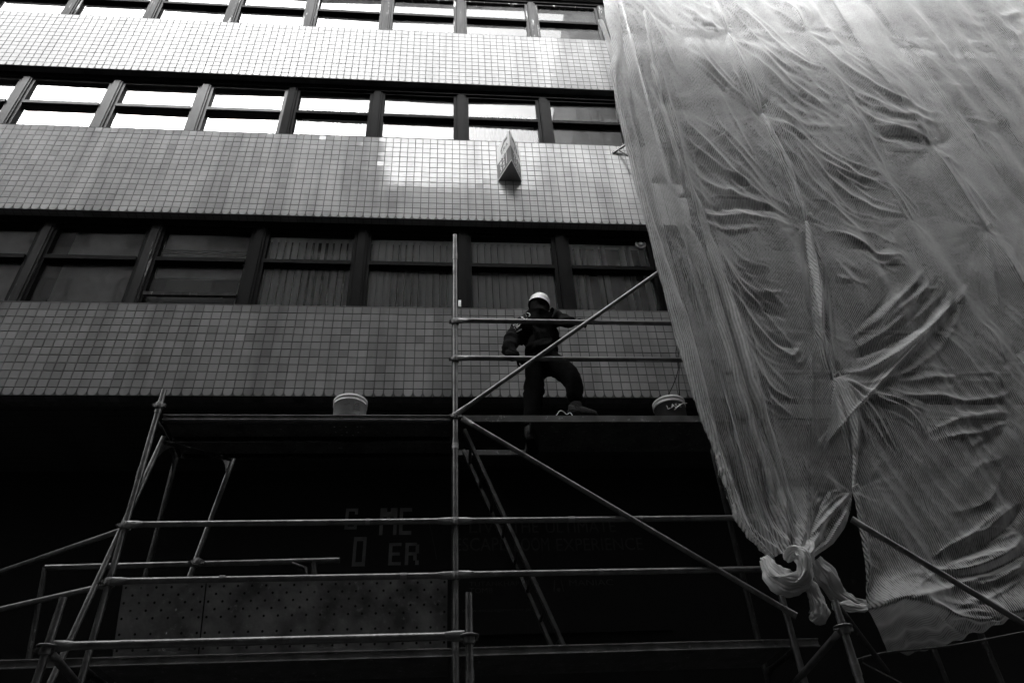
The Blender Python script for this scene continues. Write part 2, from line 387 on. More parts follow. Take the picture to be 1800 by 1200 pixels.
# floor slabs / soffits over each window strip
gaps = [(7.355, 8.838), (10.49+.012, 11.908), (13.364, 14.85)]
for z0, z1 in gaps:
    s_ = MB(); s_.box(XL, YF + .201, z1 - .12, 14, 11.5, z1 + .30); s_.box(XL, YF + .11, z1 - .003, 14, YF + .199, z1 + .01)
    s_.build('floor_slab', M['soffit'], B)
    s_ = MB(); s_.box(XL, YF + .10, z1 - .12, 14, YF + .198, z1 - .0035); s_.build('window_head', M['frame'], B)
    s_ = MB(); s_.box(XL, 9.6, z0 - .25, 14, 9.7, z1 + .3); s_.build('room_wall', M['interior'], B)
    s_ = MB(); s_.box(XL, YF + .20, z0 - .3, 14, 9.6, z0 - .25); s_.build('room_floor', M['interior'], B)
back = MB(); back.box(XL, 9.7, 0, 14, 12, 22); back.box(XL - .2, YF + .02, 0, XL, 12, 22)
back.build('rear_wall', M['concrete'], B)
s_ = MB(); s_.box(XL, YF + .2, 16.31, 14, 12, 16.6); s_.build('roof', M['concrete'], B)

# mullions and windows
GY = 6.88
def window(xc, z0, z1, sill, row, worn, pale):
    wd = empty_part('window', B)
    hw = .6375; fr = .045
    fm = M['frame_light'] if pale else (M['frame_worn'] if worn else M['frame'])
    zt = sill + (z1 - sill) * (.55 if row == 0 else .51); z1 = z1 - .05
    gm = M['glass_old'] if row == 0 else (M['glass_mid'] if (row == 1 and xc > -2.3) or (row == 2 and xc > -1.0) else M['glass'])
    fb = MB()
    x0, x1 = xc - hw + .068, xc + hw - .068
    for (a, b_, c_, d_) in ((x0, sill, x0+fr, z1-.07), (x1-fr, sill, x1, z1-.07), (x0+fr, z1-.07-fr, x1-fr, z1-.07), (x0+fr, sill, x1-fr, sill+fr)):
        fb.box(a, GY - .05, b_, c_, GY + .03, d_)
    fb.build('frame', fm, wd)
    tb = MB(); tb.box(x0+fr, GY - .075, zt - .03, x1-fr, GY + .02, zt + .03); tb.box(x0+fr, GY - .03, zt - .055, x1-fr, GY + .015, zt - .03)
    tb.build('transom', M['frame_light'] if pale else M['frame'], wd)
    for (za, zb) in ((zt + .03, z1 - .07 - fr), (sill + fr, zt - .055)):
        pb = MB(); t = rng.normal(0, .004); t2 = rng.normal(0, .003)
        pb.add([(x0+fr, GY-t, za), (x1-fr, GY+t, za), (x1-fr, GY+t+t2, zb), (x0+fr, GY-t+t2, zb)], [(0,1,2,3)])
        pb.build('pane', gm, wd)
    return x0 + fr, x1 - fr, zt, wd
def empty_part(name, parent):
    o = bpy.data.objects.new(name, None); COL.objects.link(o); o.parent = parent; o.empty_display_size = .1; return o
wins = {}
for row, (z0, z1) in enumerate(gaps):
    sill = z0 - .04
    for k in range(-7, 9):
        xm = .24 + 1.275 * k
        worn = (row == 2) or (row == 0 and k in (-4, -3)) 
        pale = row == 1 and xm < -2.5
        mb_ = MB(); mb_.box(xm - .062, 6.81, sill, xm + .072, GY + .04, z1 - .121)
        mb_.box(xm - .045, 6.798, sill, xm + .045, 6.81, z1 - .121)
        mb_.build('mullion', M['frame_worn'] if worn else (M['frame_light'] if pale and xm < -2.6 else M['frame']), B)
        wins[(row, k)] = window(xm + .6375, z0, z1, sill, row, worn and row == 2, pale)

# extra sash in the opened window, white side guide, small label and extractor vent (parts of their windows)
x0, x1, zt, wd = wins[(0, -3)]
ob = MB(); zq = 7.355 + .20
ob.box(x0, GY - .09, zq, x1, GY - .05, zq + .05); ob.build('sash_rail', M['frame_worn'], wd)
ob = MB(); ob.box(x1 - .04, GY + .03, 7.32, x1 - .003, GY + .06, zt - .06); ob.build('sash_guide', M['white'], wd)
ob = MB(); ob.box(x0, GY + .02, zt + .19, x1, GY + .05, zt + .24); ob.build('sash_rail', M['frame'], wd)
x0, x1, zt, wd = wins[(0, 0)]
ob = MB(); c = at(808, 533, 6.78); ob.box(c.x - .018, 6.779, c.z - .05, c.x + .018, 6.784, c.z + .05); ob.build('paper_label', M['white'], B)
x0, x1, zt, wd = wins[(0, 1)]
c = at(1126, 430, 6.86)
ob = MB(); ob.lathe([(.075, 0), (.075, .02), (.06, .028), (.055, .012), (.04, .012), (.035, .03), (.02, .03)], (c.x, 6.87, c.z), axis=(0,-1,0)); ob.build('extractor_vent', M['panel'], wd)

# shop zone below: deep dark soffit, fascia, shopfront
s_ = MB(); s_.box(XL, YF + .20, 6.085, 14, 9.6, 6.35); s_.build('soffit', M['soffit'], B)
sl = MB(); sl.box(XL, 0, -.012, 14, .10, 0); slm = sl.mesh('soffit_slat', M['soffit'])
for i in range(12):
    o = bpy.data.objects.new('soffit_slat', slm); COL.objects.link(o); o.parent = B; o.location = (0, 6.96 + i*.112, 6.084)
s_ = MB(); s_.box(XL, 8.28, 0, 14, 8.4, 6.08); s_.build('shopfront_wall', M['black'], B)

# vertical blinds hanging behind the lower row of windows
def vblind(k, label, tw, skip=()):
    x0, x1, zt, wd = wins[(0, k)]
    e = empty('vertical_blind', (0,0,0), label, 'blind', 'vertical blinds behind the lower windows')
    r_ = MB(); r_.box(x0 - .02, 6.96, 8.68, x1 + .02, 7.01, 8.71); r_.build('head_rail', M['white'], e)
    n_ = 12; st = (x1 - x0) / n_
    for i in range(n_):
        if i in skip: continue
        s2 = MB(); ang = math.radians(tw + random.uniform(-13, 13)); cx = x0 + st*(i + .5); wv = []
        for j in range(5):
            u = (j/4 - .5) * .098; cv = .022 * math.cos((j/4 - .5)*math.pi)
            wv.append((u*math.cos(ang) - cv*math.sin(ang), u*math.sin(ang) + cv*math.cos(ang)))
        vs = [(cx + a, 6.985 - b_, 7.30) for a, b_ in wv] + [(cx + a, 6.985 - b_, 8.68) for a, b_ in wv]
        s2.add(vs, [(j, j+1, j+6, j+5) for j in range(4)], 0, True)
        s2.build('blind_slat', M['blind'], e)
vblind(-2, 'vertical blind behind the lower window second to the left of the tall post', 40)
vblind(-1, 'vertical blind behind the window directly left of the tall scaffold post', 34)
vblind(0, 'vertical blind behind the window above the helmet of the worker', 40)
vblind(1, 'gappy vertical blind behind the window beside the netting', 62, (3, 6, 7, 10))
def roller(k, label, z, xa=0., xb=0.):
    x0, x1, zt, wd = wins[(0, k)]
    b_ = MB(); b_.box(x0 + xa, 6.96, z, x1 - xb, 6.966, 8.75); b_.box(x0 + xa, 6.95, z - .03, x1 - xb, 6.976, z)
    tag(b_.build('roller_blind', M['curtain']), label, 'blind', 'roller blinds behind the lower windows')
roller(-4, 'grey roller blind drawn almost down behind the lower window at the left', 7.60, .16)
roller(-3, 'grey roller blind behind the opened sash window', 8.0)
roller(-5, 'grey roller blind behind the lower window cut by the photo edge', 7.5)
# light curtains in the middle row
for k, xa in ((-2, .0), (0, .1)):
    x0, x1, zt, wd = wins[(1, k)]
    c_ = MB(); vs = []; N = 40
    for j in range(N+1):
        x = x0 + xa + (x1 - x0 - xa) * j / N; y = 7.2 + .03*math.sin(j*1.3); vs += [(x, y, 10.45), (x, y, 11.8)]
    c_.add(vs, [(2*j, 2*j+2, 2*j+3, 2*j+1) for j in range(N)], 0, True)
    tag(c_.build('curtain', M['blind']), 'pale curtain behind the middle-row window ' + ('left of the projecting sign, two panes away' if k == -2 else 'directly above the projecting sign'), 'curtain')

# steel bracket on the wall by the netting
b_ = MB(); p = [at(1100, 252, 6.6), at(1081, 273, 6.45), at(1083, 262, 6.5), at(1098, 284, 6.45), at(1111, 279, 6.55)]
b_.bar(Vector((2.42, 6.69, 10.33)), Vector((2.75, 6.55, 10.50)), .03, .03)
b_.bar(Vector((2.50, 6.66, 10.36)), Vector((2.56, 6.52, 10.06)), .02, .02); b_.bar(Vector((2.56, 6.52, 10.06)), Vector((2.75, 6.60, 10.13)), .02, .02)
tag(b_.build('wall_bracket', M['steel_dark']), 'small bent steel bracket on the tiles beside the netting', 'bracket')

# projecting triangular sign
zb = at(896, 319, YF).z; L0, R0 = at(876, 318, YF), at(917, 320, YF); AP = atz(899, 282, zb); zt_ = zb + .66
AT = at(895, 229, AP.y); zt_ = AT.z
sg = empty('projecting_sign', (0,0,0), 'small triangular advertising sign sticking out of the tiled wall under the windows', 'sign')
b_ = MB(); Lx, Rx, ax, ay = L0.x, R0.x, AP.x, AP.y
def tri(z): return [(Lx, YF - .006, z), (Rx, YF - .006, z), (ax, ay, z)]
b_.add(tri(zb) + tri(zt_), [(0,1,2)[::-1], (3,4,5), (0,2,5,3)[::-1], (2,1,4,5)[::-1]]); b_.build('box', M['sign_grey'], sg)
def face_pt(side, u, v):   # u from wall to apex, v up
    a = Vector((Lx if side else Rx, YF - .006, 0)); c_ = Vector((ax, ay, 0)); nrm = (c_ - a).cross(Vector((0,0,1))).normalized() * (1 if side == 0 else 1)
    if (nrm.y > 0): nrm = -nrm
    q = a.lerp(c_, u) + nrm * .003; q.z = zb + (zt_ - zb) * v; return q
for side in (0, 1):
    b_ = MB(); b_.add([face_pt(side, 0, .50), face_pt(side, 1, .50), face_pt(side, 1, 1), face_pt(side, 0, 1)], [(0,1,2,3)]); b_.build('upper_panel', M['sign_white'], sg)
    b_ = MB()
    for a, c_ in (((0.02,.0),(1,.0)), ((0,.01),(0,.99)), ((1,.01),(1,.99))):
        b_.bar(face_pt(side, *a), face_pt(side, *c_), .006, .012)
    b_.build('edge_trim', M['sign_white'], sg)
    b_ = MB()   # roof shape logo
    P2 = lambda u, v: face_pt(side, u, v) + (face_pt(side, .5, .5) - Vector((ax*.5+(Lx if side else Rx)*.5, (YF+ay)/2, face_pt(side,.5,.5).z))).normalized()*.002
    b_.add([P2(.3,.78), P2(.3,.70), P2(.62,.84), P2(.82,.82), P2(.84,.90), P2(.58,.93)], [(0,1,2,3,4,5)]); b_.build('logo', M['sign_grey'], sg)

def text_mesh(txt, size, mt, parent, name='letter', loc=None, right=(1,0,0), up=(0,0,1), extrude=.001, split=True, shear=0, sx=1., spacing=1.):
    """each word's letters as flat printed meshes; right/up give the plane"""
    cu = bpy.data.curves.new('t', 'FONT'); cu.body = txt; cu.size = size; cu.extrude = extrude; cu.shear = shear; cu.space_character = spacing; cu.resolution_u = 3; cu.offset = .0015 if name == 'jacket_print' else 0
    ob_ = bpy.data.objects.new('t', cu); COL.objects.link(ob_); bpy.context.view_layer.update()
    me = bpy.data.meshes.new_from_object(ob_.evaluated_get(bpy.context.evaluated_depsgraph_get()))
    bpy.data.objects.remove(ob_); r = Vector(right).normalized(); u = Vector(up).normalized(); nn = r.cross(u)
    for v_ in me.vertices:
        c_ = v_.co.copy(); v_.co = Vector(loc) + r * c_.x * sx + u * c_.y + nn * c_.z
    me.materials.clear(); me.materials.append(mt); me.name = name
    o = bpy.data.objects.new(name, me); COL.objects.link(o)
    if parent: o.parent = parent
    return o
for side in (0, 1):
    a = face_pt(side, 0, 0); c_ = face_pt(side, 1, 0); rt = (c_ - a) if side else (a - c_)
    st = (lambda u, v: face_pt(side, u if side else 1-u, v) + Vector((-.006 if side else .006, -.004, 0)))
    L_ = rt.length
    for i, tx in enumerate('ERA'): text_mesh(tx, L_*.26, M['sign_grey'], sg, 'letter', st(.34, .60) + rt.normalized()*L_*.18*i, rt, (0,0,1))
    for i, tx in enumerate(('291', '721', '321')):
        for j, ch in enumerate(tx): text_mesh(ch, L_*.34, M['print_white'], sg, 'digit', st(.20, .36 - i*.135) + rt.normalized()*L_*.21*j, rt, (0,0,1))

# shop sign with pale letters in the dark
SY = 8.18
ss = empty('shop_sign', (0,0,0), 'dark shop sign with faint pale lettering behind the scaffold rails', 'sign')
a0 = at(560, 860, SY); a1 = at(1180, 1090, SY)
b_ = MB(); b_.box(a0.x, SY, a1.z - .1, a1.x, SY + .05, a0.z); b_.build('board', M['black'], ss)
def put(txt, px0, py0, px1, py1, mt, thick=0.):
    """text whose baseline starts at (px0,py0) and whose top right corner is near (px1,py1)"""
    if ' ' in txt:
        n_ = len(txt); k_ = 0
        for w_ in txt.split(' '):
            f0, f1 = k_/n_, (k_+len(w_))/n_; put(w_, px0+(px1-px0)*f0, py0 + 0*f0, px0+(px1-px0)*f1, py1, mt); k_ += len(w_)+1
        return
    p0 = at(px0, py0, SY - .004); p1 = at(px1, py1, SY - .004)
    o = text_mesh(txt, 1, mt, ss, 'lettering', (0,0,0), (1,0,0), (0,0,1), extrude=.0)
    xs = [v_.co.x for v_ in o.data.vertices]; zs = [v_.co.z for v_ in o.data.vertices]
    fx = (p1.x - p0.x) / (max(xs) - min(xs)); fz = (p1.z - p0.z) / (max(zs) - min(zs)); mx, mz = min(xs), min(zs)
    for v_ in o.data.vertices: v_.co = Vector((p0.x + (v_.co.x - mx)*fx, SY - .004, p0.z + (v_.co.z - mz)*fz))
def block(glyphs, px0, py0, px1, py1, mt):
    """heavy condensed capitals drawn from strokes on a 4 x 7 grid"""
    G = {'G': [(0,0,1,7),(1,6,4,7),(3,5,4,6),(1,0,4,1),(3,1,4,3.4)], 'M': [(0,0,1,7),(4,0,5,7),(1,4.6,2,7),(3,4.6,4,7),(2,3.2,3,6)],
         'E': [(0,0,1,7),(1,6,3.6,7),(1,3,3.2,4),(1,0,3.6,1)], 'O': [(0,0,1,7),(3,0,4,7),(1,6,3,7),(1,0,3,1)],
         'R': [(0,0,1,7),(1,6,3.4,7),(3,3.6,4,6.4),(1,3,3.4,4),(2.4,1.4,3.4,3),(3,0,4,1.4)], 'A': [(0,0,1,6.4),(3,0,4,6.4),(.6,6,3.4,7),(1,2.4,3,3.4)], 'V': [(0,2,1,7),(3,2,4,7),(.6,1,1.8,2.2),(2.2,1,3.4,2.2),(1.5,0,2.5,1.2)]}
    p0 = at(px0, py1, SY - .004); p1 = at(px1, py0, SY - .004); tw = sum(5.7 if c_ == 'M' else 4.7 for c_ in glyphs) - .7
    ux = (p1.x - p0.x) / tw; uz = (p1.z - p0.z) / 7; x = 0
    for c_ in glyphs:
        q = MB()
        for (a, b2, c2, d2) in G[c_]: q.add([(p0.x+(x+a)*ux, SY-.004, p0.z+b2*uz), (p0.x+(x+c2)*ux, SY-.004, p0.z+b2*uz), (p0.x+(x+c2)*ux, SY-.004, p0.z+d2*uz), (p0.x+(x+a)*ux, SY-.004, p0.z+d2*uz)], [(0,1,2,3)])
        q.build('letter', mt, ss); x += 5.7 if c_ == 'M' else 4.7
block('G', 605, 893, 630, 930, M['letter']); block('A', 636, 893, 660, 935, M['letter_black']); block('ME', 666, 892, 727, 940, M['letter'])
block('O', 618, 943, 645, 995, M['letter']); block('V', 650, 943, 676, 995, M['letter_black']); block('ER', 682, 953, 737, 993, M['letter'])
b_ = MB(); b_.bar(at(752, 905, SY - .006), at(768, 982, SY - .006), .006, .004, up=(0,1,0)); b_.build('divider_line', M['letter_dim'], ss)
put('LIVE THE ULTIMATE', 825, 936, 1080, 914, M['letter_dim']); put('ESCAPE ROOM EXPERIENCE', 800, 968, 1128, 944, M['letter_dim'])
put("TUTANKHAMUN'S", 825, 1030, 948, 1019, M['letter_dim']); put('TOMB', 825, 1042, 866, 1032, M['letter_dim'])
put('MANIAC', 1001, 1029, 1077, 1017, M['letter_dim']); put('www.escapegameover.pt', 812, 1077, 934, 1068, M['letter_dim'])
b_ = MB(); c_ = at(982, 1034, SY - .004)
for dx in (-.05, .05): b_.bar(c_ + Vector((dx*1.1, 0, -.03)), c_ + Vector((dx*.7, 0, .10)), .012, .004, up=(0,1,0))
b_.lathe([(.022, 0), (.022, .004)], c_ + Vector((0, 0, -.01)), axis=(0,-1,0), n=12); b_.build('emblem', M['letter_dim'], ss)

# ------------------------------------------------------------------ scaffold
YA, YB, RT = 5.6, 6.24, .0242
XP = [-2.41, .117, 2.64]
def crimp_tube(mb, a, b, r=RT, fl=.07, n=12):
    """rail tube whose ends are pinched flat for the pin"""
    a, b = Vector(a), Vector(b); d = (b - a).normalized()
    mb.tube([a + d*(fl+.05), b - d*(fl+.05)], r, n)
    for p, s2 in ((a, 1), (b, -1)):
        q = d * s2; up = Vector((0,0,1)); x = q.cross(up)
        if x.length < .1: x = q.cross(Vector((0,1,0)))
        x.normalize(); u = x.cross(q)
        rings = []
        for t, fx, fu in ((0, .3, 1.35), (fl, .3, 1.35), (fl+.05, 1, 1)):
            rings.append([p + q*t + x*math.cos(2*math.pi*k/n)*r*fx + u*math.sin(2*math.pi*k/n)*r*fu for k in range(n)])
        vs = [v for R_ in rings for v in R_]
        mb.add(vs, [(i*n+k, i*n+(k+1) % n, (i+1)*n+(k+1) % n, (i+1)*n+k) for i in range(2) for k in range(n)], 0, True)
        mb.add(rings[0], [list(range(n))])
def standard(parent, x, y, z0, z1, m_='steel', spigot=True, joints=()):
    mb = MB(); mb.tube([(x,y,z0),(x,y,z1-.10)], RT, 14)
    if spigot: mb.tube([(x,y,z1-.10),(x,y,z1)], RT*.93, 12, hollow=True)
    for z in joints:
        mb.tube([(x,y,z-.05),(x,y,z+.05)], RT*1.16, 14)
    return mb.build('standard', M[m_], parent)
def coupler(parent, p, m_='coupler', r=.036):
    p = Vector(p); mb = MB(); mb.lathe([(r*.9,-.03),(r,-.02),(r,.02),(r*.9,.03)], p, n=12)
    mb.bar(p + Vector((-.055,-.01,0)), p + Vector((.055,-.01,0)), .022, .03); mb.tube([p + Vector((-.05,-.045,-.01)), p + Vector((-.05,.03,.01))], .008, 6); mb.bar(p+Vector((.03,-.03,-.05)), p+Vector((.03,-.03,.04)), .012, .02)
    return mb.build('coupler', M[m_], parent)
def perf_deck(name, x0, x1, y0, y1, z, parent, pitch=.05, hr=.010, axes=None, mt='deck'):
    """sheet with real holes; axes maps local (u,v) to the world"""
    mb = MB(); nx = int(round((x1-x0)/pitch)); ny = int(round((y1-y0)/pitch)); dx = (x1-x0)/nx; dy = (y1-y0)/ny
    W = axes or (lambda u, v: Vector((u, v, z)))
    for i in range(nx):
        for j in range(ny):
            u0, v0 = x0 + i*dx, y0 + j*dy
            sq = [W(u0,v0), W(u0+dx/2,v0), W(u0+dx,v0), W(u0+dx,v0+dy/2), W(u0+dx,v0+dy), W(u0+dx/2,v0+dy), W(u0,v0+dy), W(u0,v0+dy/2)]
            if (i + j) % 2 == 0 and j not in (ny//2,):
                hc = (u0+dx/2, v0+dy/2)
                ho = [W(hc[0]+hr*math.cos(t), hc[1]+hr*math.sin(t)) for t in [math.radians(a_) for a_ in (225,270,315,0,45,90,135,180)]]
                mb.add(sq + ho, [(k, (k+1) % 8, 8+(k+1) % 8, 8+k) for k in range(8)])
            else: mb.add([sq[0], sq[2], sq[4], sq[6]], [(0,1,2,3)])
    return mb.build(name, M[mt], parent)

SC = empty('scaffold', (0,0,0), 'two-bay steel tube scaffold the worker stands on, in front of the tiled wall', 'scaffold')
Z0, Z1 = 3.14, 5.135
standard(SC, XP[0], YA, 0.02, 5.41, joints=(5.22, 4.6)); standard(SC, XP[1], YA, 0.02, 7.42, joints=(4.86, 7.1)); standard(SC, XP[2], YA, .02, 13.4, joints=(6.9,))
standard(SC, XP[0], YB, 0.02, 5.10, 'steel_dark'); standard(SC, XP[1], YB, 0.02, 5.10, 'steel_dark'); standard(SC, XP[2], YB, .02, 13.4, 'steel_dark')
for i in range(2):                      # guard rails on the front
    a, b_ = XP[i], XP[i+1]
    for z in ((4.15, 3.71) if i == 0 else (4.15, 3.715)):
        q = MB(); crimp_tube(q, (a+.02, YA-.03, z), (b_-.02, YA-.03, z)); q.build('guard_rail', M['steel'], SC)
for z in (6.215, 5.765):
    q = MB(); crimp_tube(q, (XP[1]+.02, YA-.03, z), (XP[2]-.02, YA-.03, z)); q.build('guard_rail', M['steel'], SC)
q = MB(); crimp_tube(q, at(803, 727, YA-.055), at(803, 727, YA-.055) + (at(1155, 480, YA-.055) - at(803, 727, YA-.055)) * 1.19, RT*.86); q.build('diagonal_brace', M['steel'], SC)
q = MB(); crimp_tube(q, at(812, 735, YA-.055), at(1400, 1082, YA-.055), RT*.9); q.build('diagonal_brace', M['steel'], SC)
q = MB(); crimp_tube(q, (-2.37, 5.61, 4.15), (-5.03, 7.35, 4.15), RT*.9); q.build('guard_rail', M['steel'], SC)
q = MB(); crimp_tube(q, (-2.37, 5.61, 3.71), (-5.3, 7.05, 3.71), RT*.9); q.build('guard_rail', M['steel'], SC)
for x in XP:
    for z in (Z1 - .03, Z0 - .03):
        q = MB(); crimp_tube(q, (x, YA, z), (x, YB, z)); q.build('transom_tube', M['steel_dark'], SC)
        # curved gusset plates
        pts = [(0,0)] + [(.16*(1-math.sin(t)), -.16*(1-math.cos(t)) ) for t in [k*math.pi/16 for k in range(9)]]
        for yy, sg_ in ((YA, 1), (YB, -1)):
            g_ = MB()
            vs = [(x - .003, yy + sg_*(.02 + a), z - .02 + b2) for a, b2 in pts] + [(x + .003, yy + sg_*(.02 + a), z - .02 + b2) for a, b2 in pts]; n_ = len(pts)
            g_.add(vs, [tuple(range(n_)), tuple(range(2*n_-1, n_-1, -1))] + [(k, (k+1) % n_, n_+(k+1) % n_, n_+k) for k in range(n_)])
            g_.build('gusset', M['steel_dark'], SC)
for p in ((XP[1], YA, 6.215), (XP[1], YA, 5.765), (XP[1], YA, 5.14), (XP[1], YA, 4.15), (XP[1], YA, 3.71), (XP[0], YA, 4.15), (XP[0], YA, 3.71), (XP[0], YA, 5.24)):
    coupler(SC, Vector(p) + Vector((.0, -.005, 0)))
for (x, z) in ((-.59, 4.15), (-1.62, 3.715), (1.02, 4.15), (1.60, 4.15), (1.22, 3.715), (-.30, 3.71)):
    mb = MB(); mb.tube([(x, YA-.03, z), (x+.03+.03*random.random(), YA-.03, z)], RT*1.05, 14); mb.build('tape_band', M['concrete'], SC)
mb = MB(); mb.tube([(XP[1], YA, 4.82), (XP[1], YA, 4.87)], RT*1.2, 14); mb.build('tape_band', M['panel'], SC)
def channel(parent, x0, x1, y, zb_, zt_c, name, m_='fascia'):
    mb = MB(); mb.box(x0, y, zb_, x1, y + .004, zt_c)
    mb.box(x0, y - .014, zt_c - .007, x1, y, zt_c + .0005); mb.box(x0, y - .014, zb_ - .0005, x1, y, zb_ + .007)
    return mb.build(name, M[m_], parent)
# left bay decks: two perforated boards side by side
for j, (ya, yb) in enumerate(((YA + .03, YA + .315), (YA + .33, YA + .615))):
    dk = empty_part('deck', SC)
    perf_deck('deck_sheet', XP[0]+.05, XP[1]-.04, ya, yb, 5.13, dk, hr=.008)
    if j == 0: channel(dk, XP[0]+.05, XP[1]-.04, YA + .012, 5.110, 5.160, 'deck_edge', 'channel')
    mb = MB(); mb.box(XP[0]+.05, yb - .004, 5.08, XP[1]-.04, yb, 5.126); mb.box(XP[0]+.05, ya, 5.08, XP[1]-.04, ya+.004, 5.126); mb.build('deck_rib', M['cable'], dk)
# right bay deck with a hatch at its left end
dk = empty_part('deck', SC)
perf_deck('deck_sheet', .80, XP[2]-.05, YA + .03, YA + .60, 5.13, dk, hr=.008)
mb = MB(); mb.box(XP[1]+.05, YA + .008, 5.098, XP[2]-.04, YA + .03, 5.163); mb.build('deck_edge', M['fascia'], dk)
mb = MB(); mb.box(XP[1]+.04, YA + .575, 5.085, .80, YA + .60, 5.14); mb.build('deck_edge', M['fascia'], dk)
mb = MB(); mb.box(.785, YA + .03, 5.08, .80, YA + .60, 5.15); mb.build('hatch_edge', M['steel'], dk)
mb = MB(); mb.bar((.79, YA+.56, 5.14), (.93, YA+.56, 5.68), .02, .5, up=(0,1,0)); 
# lower deck level
channel(SC, XP[0]-4, XP[1]-.02, YA + .02, 3.134, 3.192, 'ledger_channel', 'channel'); channel(SC, XP[1]+.02, XP[2]+.2, YA + .02, 3.134, 3.192, 'ledger_channel', 'channel')
for i in range(2):
    mb = MB(); mb.box(XP[i]+.05, YA + .03, 3.15, XP[i+1]-.05, YA + .62, 3.158); mb.build('lower_deck', M['deck'], SC)

# ladder through the hatch
ld = empty('ladder', (0,0,0), 'steel ladder rising from the lower deck to the open hatch', 'ladder')
la, lb = at(818, 795, 6.05), at(992, 1132, 5.95); lc, ld2 = at(806, 800, 5.72), at(968, 1132, 5.68)
la, lb = Vector((.20, 6.05, 5.06)), Vector((.93, 6.05, 3.17)); off = Vector((0, -.36, 0))
for a, b_ in ((la, lb), (la + off, lb + off)):
    q = MB(); q.bar(a, b_, .028, .052, up=(0,1,0)); q.build('stringer', M['steel'], ld)
for i in range(8):
    t = (i + .6) / 8; q = MB(); q.tube([la.lerp(lb, t), la.lerp(lb, t) + off], .014, 8); q.build('rung', M['steel_dark'], ld)

# steel frame leaning at the left end and one stored frame
fr_ = empty('leaning_frame', (0,0,0), 'tubular end frame with curved gussets leaning inside the left scaffold post', 'scaffold frame')
dv = Vector((.093, .126, 1.))
t1 = at(288, 768, 5.74); t2 = at(412, 800, 6.32)
for t_ in (t1, t2):
    q = MB(); q.tube([t_, t_ - dv * 2.2], RT*.95, 12, hollow=True); q.build('leg', M['steel'], fr_)
q = MB(); q.tube([t1 - dv*.05, t2 - dv*.05], RT*.8, 10); q.build('head_tube', M['steel_dark'], fr_)
h = (t2 - t1).normalized()
for tt, s2 in ((t1, 1), (t2, -1)):
    g_ = MB()
    for k in range(8):
        a0_, a1_ = k*math.pi/16, (k+1)*math.pi/16
        P3 = lambda a_, o_: tt - dv*.04 + h*s2*(.02 + .15*(1-math.sin(a_))) - dv*(.02 + .2*(1-math.cos(a_))) + Vector((0, o_, 0))
        c0 = tt - dv*.04 + h*s2*.015
        g_.add([c0 + Vector((0,-.003,0)), P3(a0_, -.003), P3(a1_, -.003), c0 + Vector((0,.003,0)), P3(a0_, .003), P3(a1_, .003)], [(0,1,2), (5,4,3), (1,4,5,2)])
    g_.build('gusset', M['steel'], fr_)
sf = empty('stored_frame', (0,0,0), 'portal frame of dark tube stored upright behind the perforated panels', 'scaffold frame')
a, b_ = at(80, 997, 6.0), at(597, 984, 5.85)
q = MB(); q.tube([a, b_], RT*.95, 12, hollow=True); q.build('head_tube', M['steel'], sf)
dd = (at(50, 1160, 6.0) - a)
q = MB(); q.tube([a, a + dd*1.05], RT*.9, 10); q.build('leg', M['steel_dark'], sf)
c_ = a.lerp(b_, .912); q = MB(); q.tube([c_, c_ + dd*1.05], RT*.9, 10); q.build('leg', M['steel_dark'], sf)
q = MB(); q.tube([c_ + Vector((-.17,0,-.02)), c_ + Vector((-.06,0,-.06)), c_ + Vector((-.03,0,-.2))], .018, 8); q.build('gusset', M['steel_dark'], sf)
coupler(sf, a.lerp(b_, .515) + Vector((0,-.02,0)))

# perforated panels leaning against the lower rail
def lean_panel(xa, xb, label, zt=3.725):
    U = lambda u, v: Vector((u, 5.86 - .19*(v - 3.16)/(zt - 3.16), v))
    o = perf_deck('perforated_panel', xa, xb, 3.165, zt, 0, None, pitch=.052, hr=.0095, axes=U, mt='panel')
    q = MB()
    for xx in (xa, xb):
        q = MB(); q.bar(U(xx, 3.165) + Vector((0,.02,0)), U(xx, zt) + Vector((0,.02,0)), .006, .04, up=(0,1,0)); q.build('edge_flange', M['steel_dark'], o)
    return tag(o, label, 'panel', 'perforated panels leaning on the rail')
lean_panel(-2.34, -1.742, 'short perforated metal panel at the left, next to the leaning scaffold post')
lean_panel(-1.738, .06, 'long dirty perforated metal panel spattered with mortar, left of the tall post')

# near row of the scaffold: outer posts, tube and cross tubes
NS = empty('outer_scaffold_frame', (0,0,0), 'nearer row of scaffold posts joined by one thick horizontal tube', 'scaffold')
YN = 4.8; XN = [-2.31, .184, 2.62]; ZN = 3.03
for x, zt in zip(XN, (3.32, 3.30, 3.20)):
    standard(NS, x, YN, 0.12, zt, joints=(2.78, 1.9)); coupler(NS, (x, YN, ZN-.02), r=.04)
    mb = MB(); mb.lathe([(.03,-.006),(.062,-.004),(.062,.004),(.03,.006)], (x, YN, ZN + .0), n=16); mb.build('rosette', M['steel'], NS)
q = MB(); crimp_tube(q, (XN[0]+.03, YN-.01, ZN), (XN[1]-.03, YN-.01, ZN), RT*1.05); q.tube([(XN[0]+.42, YN-.01, ZN),(XN[0]+.50, YN-.01, ZN)], RT*1.13, 14); q.build('ledger', M['steel'], NS)
for x in (XN[0], XN[2]):
    a = Vector((x, YN, ZN-.01)); d_ = Vector((.0, 1, -.12)); d_ = Vector((-.01 if x < 0 else .0, 1, -.12))
    q = MB(); crimp_tube(q, a + d_*.03, a + d_*1.7, RT*1.0); q.build('cross_tube', M['steel'], NS)
q = MB(); q.tube([at(1470,1060,4.9), at(1560,1180,5.4)], .02, 10); q.build('cross_tube', M['steel_dark'], NS)

